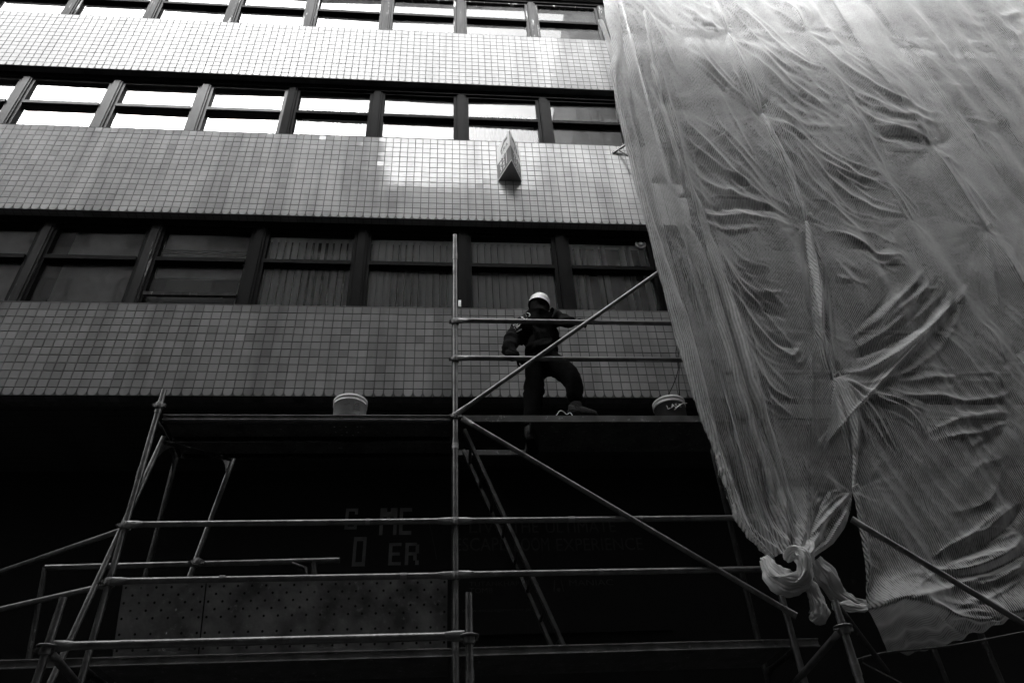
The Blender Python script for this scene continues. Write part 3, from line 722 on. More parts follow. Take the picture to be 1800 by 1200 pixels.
# scaffold under the netting, on the right
NB = empty('netted_scaffold', (0,0,0), 'tall scaffold wrapped in white netting in front of the right part of the building', 'scaffold')
lifts = [5.135, 7.14, 9.15, 11.15, 13.15]
for x in (4.14, 5.40, 6.9, 8.6, 10.4):
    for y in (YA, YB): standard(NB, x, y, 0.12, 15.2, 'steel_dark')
for z in lifts:
    for xa, xb in ((2.68, 4.10), (4.18, 5.36), (5.44, 6.86), (6.94, 8.56), (8.64, 10.36)):
        mb = MB(); mb.box(xa, YA+.03, z-.05, xb, YB-.03, z); mb.build('deck', M['timber'], NB)
        for dz in (.5, 1.0):
            q = MB(); q.tube([(xa, YA-.02, z+dz), (xb, YA-.02, z+dz)], RT, 8); q.build('guard_rail', M['steel'], NB)
        mb = MB(); mb.box(xa, YA+.0, z, xb, YA+.02, z+.15); mb.build('toe_board', M['timber'], NB)
q = MB(); q.tube([at(1205, 275, YA-.04), at(1440, 140, YA-.04)], RT, 8); q.build('diagonal_brace', M['steel'], NB)
q = MB(); q.tube([at(1440, 778, YA-.04), at(1700, 500, YA-.04)], RT, 8); q.build('diagonal_brace', M['steel'], NB)
q = MB(); crimp_tube(q, at(1497, 912, 5.05), at(1900, 1156, 5.05), RT*.95); q.build('diagonal_brace', M['steel'], NB)

# ------------------------------------------------------------------ netting
NYB = 5.42
# folds: (list of photo points, width px, height in m towards the street)
def pl(ox, oy, s, pts): return [(ox + x/s, oy + y/s) for x, y in pts]
F = []
def f3(pts, w_, h_): F.append((pl(1200, 0, 3, pts), w_, h_))
def f6(pts, w_, h_): F.append((pl(1200, 400, 3, pts), w_, h_))
def f8(pts, w_, h_): F.append((pl(1200, 800, 3, pts), w_, h_))
f3([(245,155),(400,265),(560,400),(720,520),(840,600)], 7, .06)
f3([(260,0),(400,110),(520,230),(700,335),(800,370)], 7, .06)
f3([(180,0),(215,90),(245,155)], 7, .05); f3([(0,25),(110,100),(240,150)], 8, .05); f3([(0,75),(120,120),(240,160)], 6, .03)
f3([(580,10),(620,90),(650,155)], 6, .05); f3([(440,0),(540,60),(640,150)], 6, .035)
f3([(650,160),(780,270),(950,390),(1150,515),(1400,600)], 8, .065); f3([(650,160),(820,210),(960,240)], 7, .03)
f3([(790,375),(960,485),(1180,590),(1440,640)], 9, .06)
f3([(850,480),(1000,600),(1200,690),(1320,740)], 9, .05); f3([(760,120),(900,300),(1100,440),(1300,560)], 7, .03)
f3([(440,580),(600,690),(760,840),(980,930),(1100,950)], 6, .045); f3([(440,590),(680,745),(880,870),(1110,1000)], 6, .055)
f3([(440,600),(640,770),(800,940),(1000,1070),(1220,1140)], 7, .06); f3([(450,600),(560,760),(700,960),(860,1110)], 6, .04)
f3([(430,575),(520,800),(600,980),(660,1140)], 7, .10)
f3([(245,155),(330,350),(430,572)], 8, .08); f3([(260,160),(380,400),(440,570)], 4, .03)
f3([(300,200),(480,390),(680,500),(860,540)], 10, .05); f3([(280,300),(420,480),(600,620),(900,660)], 9, .045); f3([(300,180),(500,300),(760,380)], 8, .04)
f3([(0,215),(150,350),(300,470),(420,560)], 7, .05); f3([(30,180),(200,400),(410,560)], 5, .03)
f3([(0,595),(130,740),(300,930),(480,1060)], 7, .06); f3([(0,680),(100,780),(240,900),(420,990)], 6, .04)
f3([(20,850),(160,960),(400,1060),(640,1130)], 8, .05); f3([(90,1120),(300,1125),(460,1140)], 8, .05); f3([(90,1080),(350,1080),(640,1130)], 8, -.05)
f3([(120,480),(220,700),(320,900)], 4, .02); f3([(200,480),(330,700),(420,860)], 4, .02); f3([(150,600),(300,760),(440,880)], 4, .02)
f3([(490,700),(600,900),(760,1060),(960,1190)], 8, .045); f3([(1100,950),(1200,1100),(1240,1140)], 6, .05); f3([(800,370),(960,650),(1100,900)], 6, .04)
f3([(860,530),(960,690),(1000,760)], 6, .03); f3([(1330,745),(1380,730),(1450,700)], 8, -.035); f3([(1030,690),(1200,720),(1320,742)], 7, -.035); f3([(1000,640),(1200,680),(1330,735)], 8, .05)
f3([(1330,760),(1440,960),(1600,1180)], 8, .06); f3([(1340,780),(1500,860)], 5, .02)
f3([(1100,190),(1250,330),(1480,640),(1680,890)], 6, .06); f3([(960,0),(1100,190)], 6, .05); f3([(1330,0),(1450,180),(1640,430),(1800,660)], 6, .05)
f3([(1000,60),(1200,260),(1420,560)], 5, .03); f3([(1180,0),(1400,250),(1700,650)], 5, .035); f3([(1500,0),(1640,200),(1800,420)], 5, .04); f3([(1450,600),(1600,640),(1760,620)], 6, .03); f3([(1500,700),(1620,760),(1720,900)], 5, .03)
f3([(1250,280),(1500,290),(1780,240)], 5, .02); f3([(1240,440),(1500,450),(1800,460)], 4, .02); f3([(1560,420),(1660,560),(1800,760)], 5, .035); f3([(1420,80),(1560,140),(1660,90)], 6, .03); f3([(1120,210),(1260,240),(1420,230)], 5, .025)
f3([(1620,50),(1800,250)], 6, .06); f3([(1660,85),(1740,80),(1800,50)], 10, .09); f3([(1480,900),(1640,1100),(1700,1160)], 5, .03)
f6([(790,-5),(960,80),(1060,125),(1190,125)], 7, .07); f6([(1040,125),(1130,150),(1200,190)], 5, .03)
f6([(672,0),(705,180),(722,350),(728,540),(790,780)], 6, .10); f6([(660,0),(668,200),(700,480),(730,545)], 7, -.05); f6([(690,0),(745,180),(760,400),(770,560),(805,780)], 5, .06)
f6([(850,770),(1000,732),(1150,655),(1300,530),(1400,420),(1420,340)], 11, .12); f6([(900,670),(1060,620),(1220,540),(1350,400),(1400,335)], 11, -.07)
f6([(860,640),(1050,560),(1200,420),(1340,245)], 8, .05); f6([(900,560),(1060,470),(1180,340),(1300,190)], 8, .045); f6([(900,520),(1020,430),(1120,300),(1250,200)], 7, -.03); f6([(1000,590),(1160,520),(1280,400)], 6, -.04)
f6([(820,785),(870,880),(900,1000),(920,1190)], 8, .10); f6([(815,790),(1000,870),(1200,970),(1300,1100)], 6, .06); f6([(815,790),(1000,950),(1150,1180)], 5, .05)
f6([(815,790),(930,900),(1080,1120)], 4, .03); f6([(820,790),(960,840),(1130,900),(1300,960)], 5, .04); f6([(815,790),(900,930),(980,1180)], 4, .03)
f6([(760,1130),(900,970),(1120,735),(1450,400),(1520,310)], 5, .05)
f6([(800,790),(760,950),(740,1190)], 6, .03); f6([(690,600),(690,900),(660,1190)], 6, .04)
f6([(200,130),(300,290),(420,400),(530,470)], 7, .05); f6([(230,300),(350,460),(480,600),(620,690)], 8, .06); f6([(380,330),(440,420),(560,470)], 8, -.04)
f6([(360,640),(420,780),(500,860),(620,900)], 7, .04); f6([(400,760),(470,900),(600,990)], 6, .03); f6([(380,470),(520,600),(640,620)], 6, -.03); f6([(300,250),(420,330),(560,330)], 7, .03)
f6([(640,590),(600,660),(560,690)], 7, .04); f6([(250,60),(330,160),(470,210)], 7, .03)
f6([(800,140),(900,260),(1010,290)], 7, .03); f6([(820,240),(900,280)], 6, .03)
f6([(1120,800),(1300,800),(1500,760)], 8, .04); f6([(1150,870),(1400,900),(1640,900),(1760,840)], 9, .05); f6([(1300,1080),(1500,1000),(1740,970)], 9, .045); f6([(1560,760),(1660,770),(1690,880)], 8, .03)
f6([(1500,1180),(1620,1080),(1700,1060)], 8, .03); f6([(1600,30),(1660,300),(1690,500)], 6, .03); f6([(1610,10),(1700,150),(1800,330)], 6, .06); f6([(1280,500),(1480,640),(1640,860)], 8, .03); f6([(1700,700),(1640,560),(1560,500)], 6, .03)
# long pleats beside the free edge
f6([(-20,160),(90,480),(200,870),(300,1200),(360,1440)], 7, -.07); f6([(-30,60),(60,330),(150,700),(240,1050),(320,1300)], 8, .07)
f6([(110,60),(200,370),(330,800),(440,1200)], 7, -.11); f6([(60,0),(160,330),(290,780),(400,1160),(500,1440)], 7, .07); f6([(150,40),(240,370),(370,820),(470,1150)], 7, .09)
f6([(-80,-60),(20,420),(120,820),(190,1080)], 6, .04)
f3([(-300,60),(-240,200),(-200,420),(-110,620),(-60,900),(0,1150)], 7, .05); f3([(-180,40),(-120,330),(-40,620),(20,900),(90,1130),(110,1260)], 6, .06); f3([(-330,100),(-260,420),(-190,560)], 5, -.05)
f3([(-240,0),(-170,80),(-60,300),(0,380)], 6, .05); f3([(-170,60),(0,160)], 6, -.03); f3([(-160,320),(-120,500),(-100,540)], 5, .05)
f8([(180,0),(290,350),(440,560),(600,600)], 7, .06); f8([(330,0),(450,380),(570,560)], 6, .08); f8([(250,0),(360,330),(500,560)], 6, -.06); f8([(460,0),(540,330),(610,500)], 6, .07); f8([(400,0),(480,340),(580,540)], 5, -.05)
f8([(650,0),(655,420)], 4, .05); f8([(905,175),(800,290),(660,440)], 7, .10); f8([(912,200),(850,320),(700,560)], 5, .06); f8([(560,200),(590,400),(640,500)], 6, .05); f8([(700,120),(660,300)], 5, .03); f8([(780,160),(700,330),(640,480)], 6, -.04)
# right lobe
f8([(960,560),(1060,620)], 6, .03); f8([(1200,760),(1400,700),(1600,640),(1800,600)], 12, .06); f8([(1300,600),(1500,600),(1700,520),(1800,420)], 14, .09); f8([(1400,560),(1600,470),(1760,330),(1800,250)], 12, -.07)
f8([(1450,640),(1620,610),(1800,520)], 10, -.07); f8([(1400,300),(1600,250),(1700,60)], 12, .025); f8([(1500,120),(1560,60),(1700,0)], 10, .02); f8([(930,180),(960,400),(975,600),(975,780)], 6, .07)
f8([(970,795),(1100,760),(1240,745),(1350,790),(1410,850)], 10, .03); f8([(1330,770),(1500,850),(1700,856)], 7, .07); f8([(1410,850),(1560,870),(1720,862)], 6, -.05)
f8([(1500,760),(1600,770),(1720,830)], 7, .05)
F0 = list(F)
for pts_, w_, h_ in F0:                  # every strong fold runs with finer ones beside it
    if abs(h_) < .03: continue
    for k_ in range(3):
        o_ = random.uniform(1.6, 4.2) * w_ * random.choice((-1, 1)); q_ = []
        for i_, (x_, y_) in enumerate(pts_):
            j_ = min(i_+1, len(pts_)-1); l_ = max(i_-1, 0); dx_, dy_ = pts_[j_][0]-pts_[l_][0], pts_[j_][1]-pts_[l_][1]; n_ = math.hypot(dx_, dy_) + 1e-6
            e_ = math.sin(math.pi * (i_ + .25) / (len(pts_) - .5)) * .8 + .2
            q_.append((x_ - dy_/n_*o_*e_ + random.uniform(-3, 3), y_ + dx_/n_*o_*e_ + random.uniform(-3, 3)))
        if random.random() < .5 and len(q_) > 3: q_ = q_[1:]
        F.append((q_, w_*random.uniform(.35, .6), abs(h_)*random.uniform(.18, .42)))
ties = [(1282,51,1),(1343,191,1.2),(1421,381,1.3),(1443,583,.9),(1470,661,1.2),(1503,858,1),(1412,50,.8),(1489,179,.8),(1564,290,.7),(1641,250,1.2),(1737,400,1.1),(1571,68,.8),(1232,376,1),(1165,178,1),(1763,28,1),(1607,379,.7),(1147,107,.6),(1325,30,.4),(1545,440,.5),(1770,637,.8)]

def seg_field(X, Y, pts):
    """distance to a polyline and position 0..1 along it"""
    best = np.full(X.shape, 1e9); tt = np.zeros(X.shape); L_ = [math.dist(pts[i], pts[i+1]) for i in range(len(pts)-1)]; tot = sum(L_); acc = 0
    sgn = np.zeros(X.shape)
    for i in range(len(pts)-1):
        (ax_, ay_), (bx_, by_) = pts[i], pts[i+1]; dx_, dy_ = bx_-ax_, by_-ay_; l2 = dx_*dx_+dy_*dy_ + 1e-9
        t = np.clip(((X-ax_)*dx_ + (Y-ay_)*dy_)/l2, 0, 1); d_ = np.hypot(X-ax_-t*dx_, Y-ay_-t*dy_)
        mk = d_ < best; best = np.where(mk, d_, best); tt = np.where(mk, (acc + t*L_[i])/tot, tt); acc += L_[i]
    return best, tt
def smooth_poly(pts, n=4):
    P_ = [np.array(p) for p in pts]
    if len(P_) < 3: return pts
    out = []
    for i in range(len(P_)-1):
        p0 = P_[max(i-1,0)]; p1 = P_[i]; p2 = P_[i+1]; p3 = P_[min(i+2,len(P_)-1)]
        for k in range(n):
            t = k/n; out.append(tuple(.5*((2*p1)+(-p0+p2)*t+(2*p0-5*p1+4*p2-p3)*t*t+(-p0+3*p1-3*p2+p3)*t**3)))
    out.append(tuple(P_[-1])); return out
def disp(X, Y):
    h_ = np.zeros(X.shape)
    for pts, w_, a in F:
        pts = smooth_poly(pts); xs = [p[0] for p in pts]; ys = [p[1] for p in pts]; R_ = w_*3.2
        mk = (X > min(xs)-R_) & (X < max(xs)+R_) & (Y > min(ys)-R_) & (Y < max(ys)+R_)
        if not mk.any(): continue
        d_, t = seg_field(X[mk], Y[mk], pts)
        env = (np.sin(np.pi*np.clip(t, 0, 1))+1e-9)**.7
        wv = w_*(.55 + .75*np.minimum(t, 1-t)*2)
        # sharp crest, softer flanks
        wv = wv*.8; h_[mk] += a * env * (.45*np.exp(-(d_/wv)**2) + .55*np.exp(-np.abs(d_)/(wv*.5)) ) * .7
    for i, (x, y, s_t) in enumerate(ties):
        d_ = np.hypot(X-x, Y-y); th = np.arctan2(Y-y, X-x)
        h_ -= .018*s_t*np.exp(-d_/7) + .035*s_t*np.exp(-d_/80)
        ph = i*1.7
        rad = np.sin(th*9+ph) + .7*np.sin(th*15+ph*2+d_*.02) + .5*np.sin(th*23+ph*3)
        h_ += .0035*s_t*rad*np.exp(-d_/70)*np.clip(d_/16, 0, 1)
    # general slackness between the posts and soft wrinkles
    XW, _, ZW = unproj(X, Y, 5.4, 0*X)
    h_ += .022*np.sin(XW*7.5+.8*np.sin(ZW*.9)) + .012*np.sin(XW*15+1.3*np.sin(ZW*1.1+XW)+.5*ZW) + .004*np.sin(XW*33+1.5*np.sin(ZW*1.6+XW*2)) * (.5+.5*np.sin(ZW*.8+XW*3))
    a = XW*22 + ZW*9 + 1.5*np.sin(ZW*1.3+XW*.7); h_ += .0035*(1-2*np.abs(np.sin(a)))*(.5+.5*np.sin(ZW*1.4-XW*1.1))**2
    a = (X*.8+Y*.55)/17 + 1.6*np.sin(X/71+Y/120) + 1.2*np.sin(Y/47-X/160)
    h_ += .0055*np.sin(a) * (.5+.5*np.sin(X/133+Y/97))
    a = (X*.35-Y*.9)/11 + 2.1*np.sin(X/43-Y/88) + 1.4*np.sin(Y/31+X/75)
    h_ += .0035*np.sin(a) * (.5+.5*np.sin(X/57-Y/71+1))
    a = (X*.9-Y*.3)/7.5 + 2.4*np.sin(X/33+Y/52) + 1.2*np.sin(Y/23)
    h_ += .0022*np.sin(a) * (.5+.5*np.sin(X/41+Y/63+2))
    return h_
def unproj(PX, PY, Y, h_):
    dx = PX-900.; dy = -(PY-600.)
    D0 = RW[0,0]*dx+RW[0,1]*dy-RW[0,2]*FPX; D1 = RW[1,0]*dx+RW[1,1]*dy-RW[1,2]*FPX; D2 = RW[2,0]*dx+RW[2,1]*dy-RW[2,2]*FPX
    X_, Z_ = D0*Y/D1, D2*Y/D1+CZ                      # point of the flat hanging plane; the fold lifts it straight out of that plane
    return X_, np.full(X_.shape, Y) - h_ if np.isscalar(Y) else Y - h_, Z_
def interp(tab, y): return np.interp(y, [p[1] for p in tab], [p[0] for p in tab])
def net_grid(rows_y, xl, xr, n, Y, extra=None):
    t = np.linspace(0, 1, n); PY = np.repeat(rows_y[:, None], n, 1); A = xl(rows_y)[:, None]; Bq = xr(rows_y)[:, None]; PX = A*(1-t) + Bq*t
    h_ = disp(PX, PY)
    if extra is not None: h_ = h_ + extra(PX, PY, t[None, :])
    X_, Y_, Z_ = unproj(PX, PY, Y, h_)
    idx = np.arange(len(rows_y)*n).reshape(len(rows_y), n)
    fs = np.stack([idx[:-1,:-1], idx[1:,:-1], idx[1:,1:], idx[:-1,1:]], -1).reshape(-1, 4)
    return np.stack([X_, Y_, Z_], -1).reshape(-1, 3), fs
def net_obj(name, pieces, parent, m_='net', weld=True):
    vs = np.concatenate([p[0] for p in pieces]); off = 0; fs = []
    for p in pieces: fs.append(p[1] + off); off += len(p[0])
    fs = np.concatenate(fs); me = bpy.data.meshes.new(name)
    me.vertices.add(len(vs)); me.vertices.foreach_set('co', vs.ravel().astype(np.float32))
    me.loops.add(len(fs)*4); me.loops.foreach_set('vertex_index', fs.ravel().astype(np.int32))
    me.polygons.add(len(fs)); me.polygons.foreach_set('loop_start', np.arange(0, len(fs)*4, 4, dtype=np.int32)); me.polygons.foreach_set('loop_total', np.full(len(fs), 4, dtype=np.int32))
    me.update(calc_edges=True); me.validate()
    ul = me.uv_layers.new(name='UVMap'); li = np.empty(len(me.loops), dtype=np.int32); me.loops.foreach_get('vertex_index', li)
    ul.data.foreach_set('uv', vs[li][:, [0, 2]].ravel().astype(np.float32))
    me.polygons.foreach_set('use_smooth', np.ones(len(me.polygons), dtype=bool)); me.materials.append(M[m_])
    if weld:
        bm_ = bmesh.new(); bm_.from_mesh(me); bmesh.ops.remove_doubles(bm_, verts=bm_.verts, dist=.0008); bm_.to_mesh(me); bm_.free()
    o = bpy.data.objects.new(name, me); COL.objects.link(o); o.parent = parent; return o
NET = empty('debris_netting', (0,0,0), 'huge white woven debris netting over the right scaffold, knotted at its lower corner', 'netting')
EL = [(1050,-160),(1058,-30),(1060,0),(1064,30),(1074,60),(1078,100),(1072,125),(1076,140),(1086,190),(1098,240),(1112,300),(1128,360),(1142,410),(1156,470),(1176,545),(1192,610),(1211,670),(1232,740),(1246,770),(1258,800),(1268,845),(1284,880),(1291,915)]
ER = [(1390,-160),(1475,-50),(1520,0),(1567,65),(1617,112),(1693,213),(1745,290),(1800,357),(1900,480),(2000,600),(2050,700),(2050,1000)]
ys = np.linspace(-150, 860, 338)
rag = lambda y: .7*np.sin(y/19)+.5*np.sin(y/11.3+1) + (1.4*np.sin(y/4.3)*np.sin(y/13)+1.2*np.sin(y/2.6+1)*np.sin(y/9))*np.clip((y-780)/30,0,1)
top = net_grid(ys, lambda y: interp(EL, y)+rag(y), lambda y: interp(ER, y), 290, NYB)
# lower left lobe gathered into the knot
ys2 = np.linspace(860, 985, 44)
ELo = [(1274,860),(1291,915),(1296,925),(1318,955),(1345,985)]; ERo = [(1503,860),(1499,895),(1488,925),(1470,950),(1436,975),(1425,985)]
def gather(PX, PY, t): return .16*np.clip((PY-880)/105, 0, 1)**1.5 * np.sin(np.pi*t)**.7 + .025*np.sin(t*34+1)*np.clip((PY-870)/60, 0, 1)
lo = net_grid(ys2, lambda y: interp(ELo, y)+rag(y)*(y<930), lambda y: interp(ERo, y), 110, NYB, gather)
# lower right lobe with the sagging bag
ys3 = np.linspace(860, 1146, 96)
EL3 = [(1504,860),(1508,885),(1513,930),(1520,990),(1524,1050),(1524,1068),(1534,1085),(1546,1110),(1560,1143),(1562,1146)]
def bag(PX, PY, t):
    yc = np.interp(PX, [1504,1530,1590,1650,1700,1760,1900], [1070,1070,1052,1066,1084,1080,1060]); s_ = (PY-yc)/40
    am = np.interp(PX, [1504,1526,1560,1640,1680,1720,1900], [0,.02,.16,.20,.12,.08,.08])
    return np.where(s_ < 0, am*np.exp(-s_**2*1.2), am - (.10+am)*1.5*np.abs(s_)**1.25)
YBOT = [(1504,1146),(1560,1143),(1620,1133),(1700,1115),(1745,1100),(1800,1086),(1900,1076),(2050,1070)]
def lobe3():
    n = 200; t = np.linspace(0, 1, n); top_x = 1504*(1-t)+2050*t
    s_ = np.linspace(0, 1, len(ys3))[:, None]; PY0 = 860 + s_*(1146-860); xl_ = interp(EL3, PY0[:, 0])[:, None]; PX = xl_*(1-t)+2050*t
    bot = np.interp(PX, [p[0] for p in YBOT], [p[1] for p in YBOT]); PY = 860 + s_*(bot-860)
    h_ = disp(PX, PY); X_, Y_, Z_ = unproj(PX, PY, NYB - bag(PX, PY, t[None]), h_)
    dn = np.clip((PY-1066)/30, 0, 1); Z_ = Z_ - dn*(h_*.9 + .012*np.sin(X_*16+Y_*9+1.5*np.sin(X_*5)) + .008*np.sin(X_*34-Y_*25) + .03*np.sin(X_*5+1))
    idx = np.arange(PX.size).reshape(PX.shape); fs = np.stack([idx[:-1,:-1], idx[1:,:-1], idx[1:,1:], idx[:-1,1:]], -1).reshape(-1, 4)
    return np.stack([X_, Y_, Z_], -1).reshape(-1, 3), fs
net_obj('net_sheet', [top, lo, lobe3()], NET)
# the second sheet, further right, lapping over the first
EL2 = [(1330,-160),(1440,-40),(1467,0),(1533,107),(1597,190),(1643,250),(1690,325),(1743,397),(1800,500),(1860,600),(1900,690)]
ys4 = np.arange(-150, 690.1, 4.0)
net_obj('net_sheet', [net_grid(ys4, lambda y: interp(EL2, y)+.5*rag(y), lambda y: 0*y+2080, 170, NYB-.05)], NET)
# free fold of the edge that doubles back
EF = [(1068,-160),(1085,0),(1096,60),(1094,110),(1085,150),(1110,250),(1140,350),(1172,450),(1208,560),(1240,680),(1262,780),(1290,860),(1320,940),(1372,1000)]
ysf = np.arange(-150, 985.1, 3.0)
def hem(PX, PY, t): return .06*np.sin(np.pi*t) + .03
EL_all = EL + [(1318,955),(1345,988)]
net_obj('edge_fold', [net_grid(ysf, lambda y: interp(EL_all, y)+rag(y+3)-1, lambda y: interp(EF, y), 26, NYB, hem)], NET)
def strip(Lp, Rp, dY=.014, n=9, bulge=.012, m_='net'):
    Lp = [np.array(p, float) for p in smooth_poly(Lp, 8)]; Rp = [np.array(p, float) for p in smooth_poly(Rp, 8)]
    def res(P_, k):
        P_ = np.array(P_); d_ = np.concatenate([[0], np.cumsum(np.hypot(*np.diff(P_, axis=0).T))]); s_ = np.linspace(0, d_[-1], k); return np.stack([np.interp(s_, d_, P_[:, 0]), np.interp(s_, d_, P_[:, 1])], -1)
    k = 120; A, Bq = res(Lp, k), res(Rp, k); t = np.linspace(0, 1, n)[None, :]
    PX = A[:, :1]*(1-t) + Bq[:, :1]*t; PY = A[:, 1:]*(1-t) + Bq[:, 1:]*t
    X_, Y_, Z_ = unproj(PX, PY, NYB, disp(PX, PY) + dY + bulge*np.sin(np.pi*t)); idx = np.arange(k*n).reshape(k, n)
    fs = np.stack([idx[:-1,:-1], idx[1:,:-1], idx[1:,1:], idx[:-1,1:]], -1).reshape(-1, 4)
    return net_obj('doubled_fold', [(np.stack([X_, Y_, Z_], -1).reshape(-1, 3), fs)], NET, m_)
strip([(1096,60),(1120,200),(1160,330),(1200,420),(1245,523),(1292,673),(1330,787),(1360,880),(1392,960)], [(1112,60),(1140,200),(1184,330),(1228,420),(1270,523),(1313,673),(1348,787),(1376,880),(1400,960)])
strip([(1130,20),(1160,180),(1195,300),(1226,372),(1262,520),(1308,660),(1352,790),(1386,900),(1404,960)], [(1136,20),(1168,180),(1204,300),(1240,372),(1278,520),(1324,660),(1366,790),(1394,900),(1408,960)])
strip([(1050,40),(1078,120),(1098,240),(1142,410),(1192,600),(1246,770),(1275,850)], [(1060,40),(1092,120),(1120,240),(1170,410),(1216,600),(1262,770),(1290,850)], dY=.03)
strip([(1419,381),(1426,450),(1436,540),(1442,583),(1452,620),(1467,661)], [(1424,381),(1440,450),(1450,540),(1450,583),(1462,620),(1472,661)], bulge=.02)
strip([(1467,661),(1478,700),(1490,750),(1500,800),(1502,856)], [(1472,661),(1488,695),(1503,745),(1508,800),(1506,856)], bulge=.02)
strip([(1341,191),(1362,240),(1390,310),(1418,380)], [(1346,191),(1370,240),(1400,310),(1423,380)], bulge=.02)
strip([(1255,0),(1270,30),(1282,51),(1310,120),(1341,191)], [(1262,0),(1276,30),(1285,51),(1318,120),(1346,191)], bulge=.015)
strip([(1470,661),(1530,648),(1580,622),(1630,580),(1665,540),(1700,503)], [(1452,778),(1500,728),(1560,665),(1610,608),(1660,548),(1702,505)], dY=.018, n=30, bulge=.0)
strip([(1768,640),(1790,636),(1840,640),(1880,650)], [(1770,642),(1790,664),(1830,720),(1860,760)], dY=.16, n=14, bulge=.07, m_='white')
# knot, tail and side strips
def rope(pts, rad, name, n=18, fl=1., seedk=0, parent=NET, Yd=None):
    P_ = smooth_poly([tuple(at(*p)) for p in pts], 6); P_ = [Vector(p) for p in P_]; mb = MB(); rings = []; x = None
    R_ = np.interp(np.linspace(0, 1, len(P_)), np.linspace(0, 1, len(rad)), rad)
    nn = 96
    for i, p in enumerate(P_):
        d_ = (P_[min(i+1,len(P_)-1)]-P_[max(i-1,0)]).normalized()
        x = (Vector((1,0,0)) if x is None else x); x = (x - d_*x.dot(d_)).normalized(); y = d_.cross(x)
        rings.append([p + (x*math.cos(t)*1. + y*math.sin(t)*fl) * R_[i] * (1+.15*math.sin(5*t+i*.25+seedk)+.10*math.sin(9*t-i*.18+seedk*2)+.075*(1-2*abs(math.sin(8*t+i*.12+seedk)))+.04*math.sin(23*t-i*.15)) for t in [2*math.pi*k/nn for k in range(nn)]])
    vs = [v for r_ in rings for v in r_]; fs = [(i*nn+k, i*nn+(k+1) % nn, (i+1)*nn+(k+1) % nn, (i+1)*nn+k) for i in range(len(P_)-1) for k in range(nn)]
    mb.add(vs, fs, 0, True); mb.add(rings[0], [list(range(nn))]); mb.add(rings[-1], [list(range(nn))])
    from mathutils import noise as mn
    vv = []
    for v_ in mb.v:
        v_ = Vector(v_); q_ = mn.noise_vector(v_*14)*.016 + mn.noise_vector(v_*38)*.008; vv.append(tuple(v_ + q_))
    mb.v = vv
    o = mb.build(name, M['net_dense'], parent); return o
# knot
rope([(1345,983,5.36),(1362,1012,5.30),(1385,1025,5.26),(1408,1020,5.24),(1418,1000,5.24)], [.035,.075,.085,.07,.04], 'knot', seedk=1)
rope([(1382,985,5.24),(1392,972,5.20),(1405,972,5.17),(1414,990,5.16),(1412,1015,5.18),(1398,1026,5.22)], [.025,.045,.05,.05,.045,.025], 'knot', seedk=3)
rope([(1415,985,5.26),(1424,962,5.26),(1420,948,5.28)], [.05,.035,.015], 'knot', seedk=2)
rope([(1412,1000,5.24),(1424,1030,5.24),(1438,1060,5.24),(1440,1082,5.24),(1430,1092,5.26)], [.025,.045,.06,.055,.025], 'tail', fl=.4, seedk=5)
rope([(1432,985,5.36),(1450,1010,5.38),(1475,1045,5.42),(1500,1058,5.42),(1524,1062,5.40)], [.05,.085,.07,.04,.03], 'tail', fl=.35, seedk=7)
rope([(1462,1068,5.38),(1490,1066,5.38),(1524,1068,5.38)], [.02,.035,.02], 'tail', fl=.5, seedk=9)
for (x, y, s_t) in ties[:12]:
    p = at(x, y, NYB + .03); mb = MB(); mb.tube([p + Vector((-.03,-.02,.0)), p + Vector((0,-.06,.01)), p + Vector((.03,-.02,-.005))], .007, 6); mb.tube([p+Vector((0,-.055,0)), p+Vector((.01,-.06,-.05))], .005, 5); mb.build('tie', M['net_dense'], NET)
# loose lines below
q = MB(); P_ = smooth_poly([tuple(at(*p)) for p in [(1500,1160,5.3),(1560,1146,5.3),(1650,1137,5.3),(1740,1122,5.3),(1900,1090,5.3)]], 6); q.tube(P_, .008, 6)
tag(q.build('slack_rope', M['steel_dark']), 'thin slack rope running under the sagging netting', 'rope')
q = MB(); q.tube([at(1515,1165,5.3), at(1640,1230,5.3)], .010, 8); tag(q.build('guy_wire', M['steel_dark']), 'straight thin wire going down to the right below the knot', 'wire')

# ------------------------------------------------------------------ buckets, hoist cable
def bucket(px, yb, name, label, dark):
    e = empty(name, (0,0,0), label, 'bucket', None); c_ = at(px, 733, YA + yb); cx, cy, cz = c_.x, YA + yb, 5.136
    m0 = M['bucket_dark'] if dark else M['white']
    b_ = MB(); b_.lathe([(.005,.002),(.136,.002),(.141,.012),(.147,.215),(.148,.215)], (cx,cy,cz), n=40); b_.build('body', m0, e)
    b_ = MB(); b_.lathe([(.147,.216),(.153,.22),(.153,.232),(.148,.235),(.148,.248),(.154,.252),(.154,.275),(.148,.280),(.02,.274)], (cx,cy,cz), n=40); b_.build('rim', M['white'], e)
    b_ = MB(); pts = [(cx + .152*math.cos(t), cy - .03 - .02*math.sin(t), cz + .23 - .17*math.sin(t)*(.9 if dark else -.25)) for t in [math.pi*k/12 for k in range(13)]]
    if dark: pts = [(cx + .16 - .25*k/12, cy - .155*math.sin(math.pi*(k/12*.8+.1)) , cz + .25 - .20*k/12) for k in range(13)]
    b_.tube(pts, .0055 if dark else .003, 6); b_.build('handle', M['white'] if dark else M['steel'], e)
    return cx, cy, cz, e
cx, cy, cz, e = bucket(614, .19, 'bucket', 'white paint bucket with worn rim on the left deck edge', False)
b_ = MB()
for k in range(6):
    t = math.radians(292 + k*4); b_.box(cx + .146*math.cos(t) - .0045, cy + .146*math.sin(t) - .005, cz + .12, cx + .146*math.cos(t) + .0045, cy + .146*math.sin(t), cz + .19 - .012*(k % 3))
b_.build('print', M['sign_grey'], e)
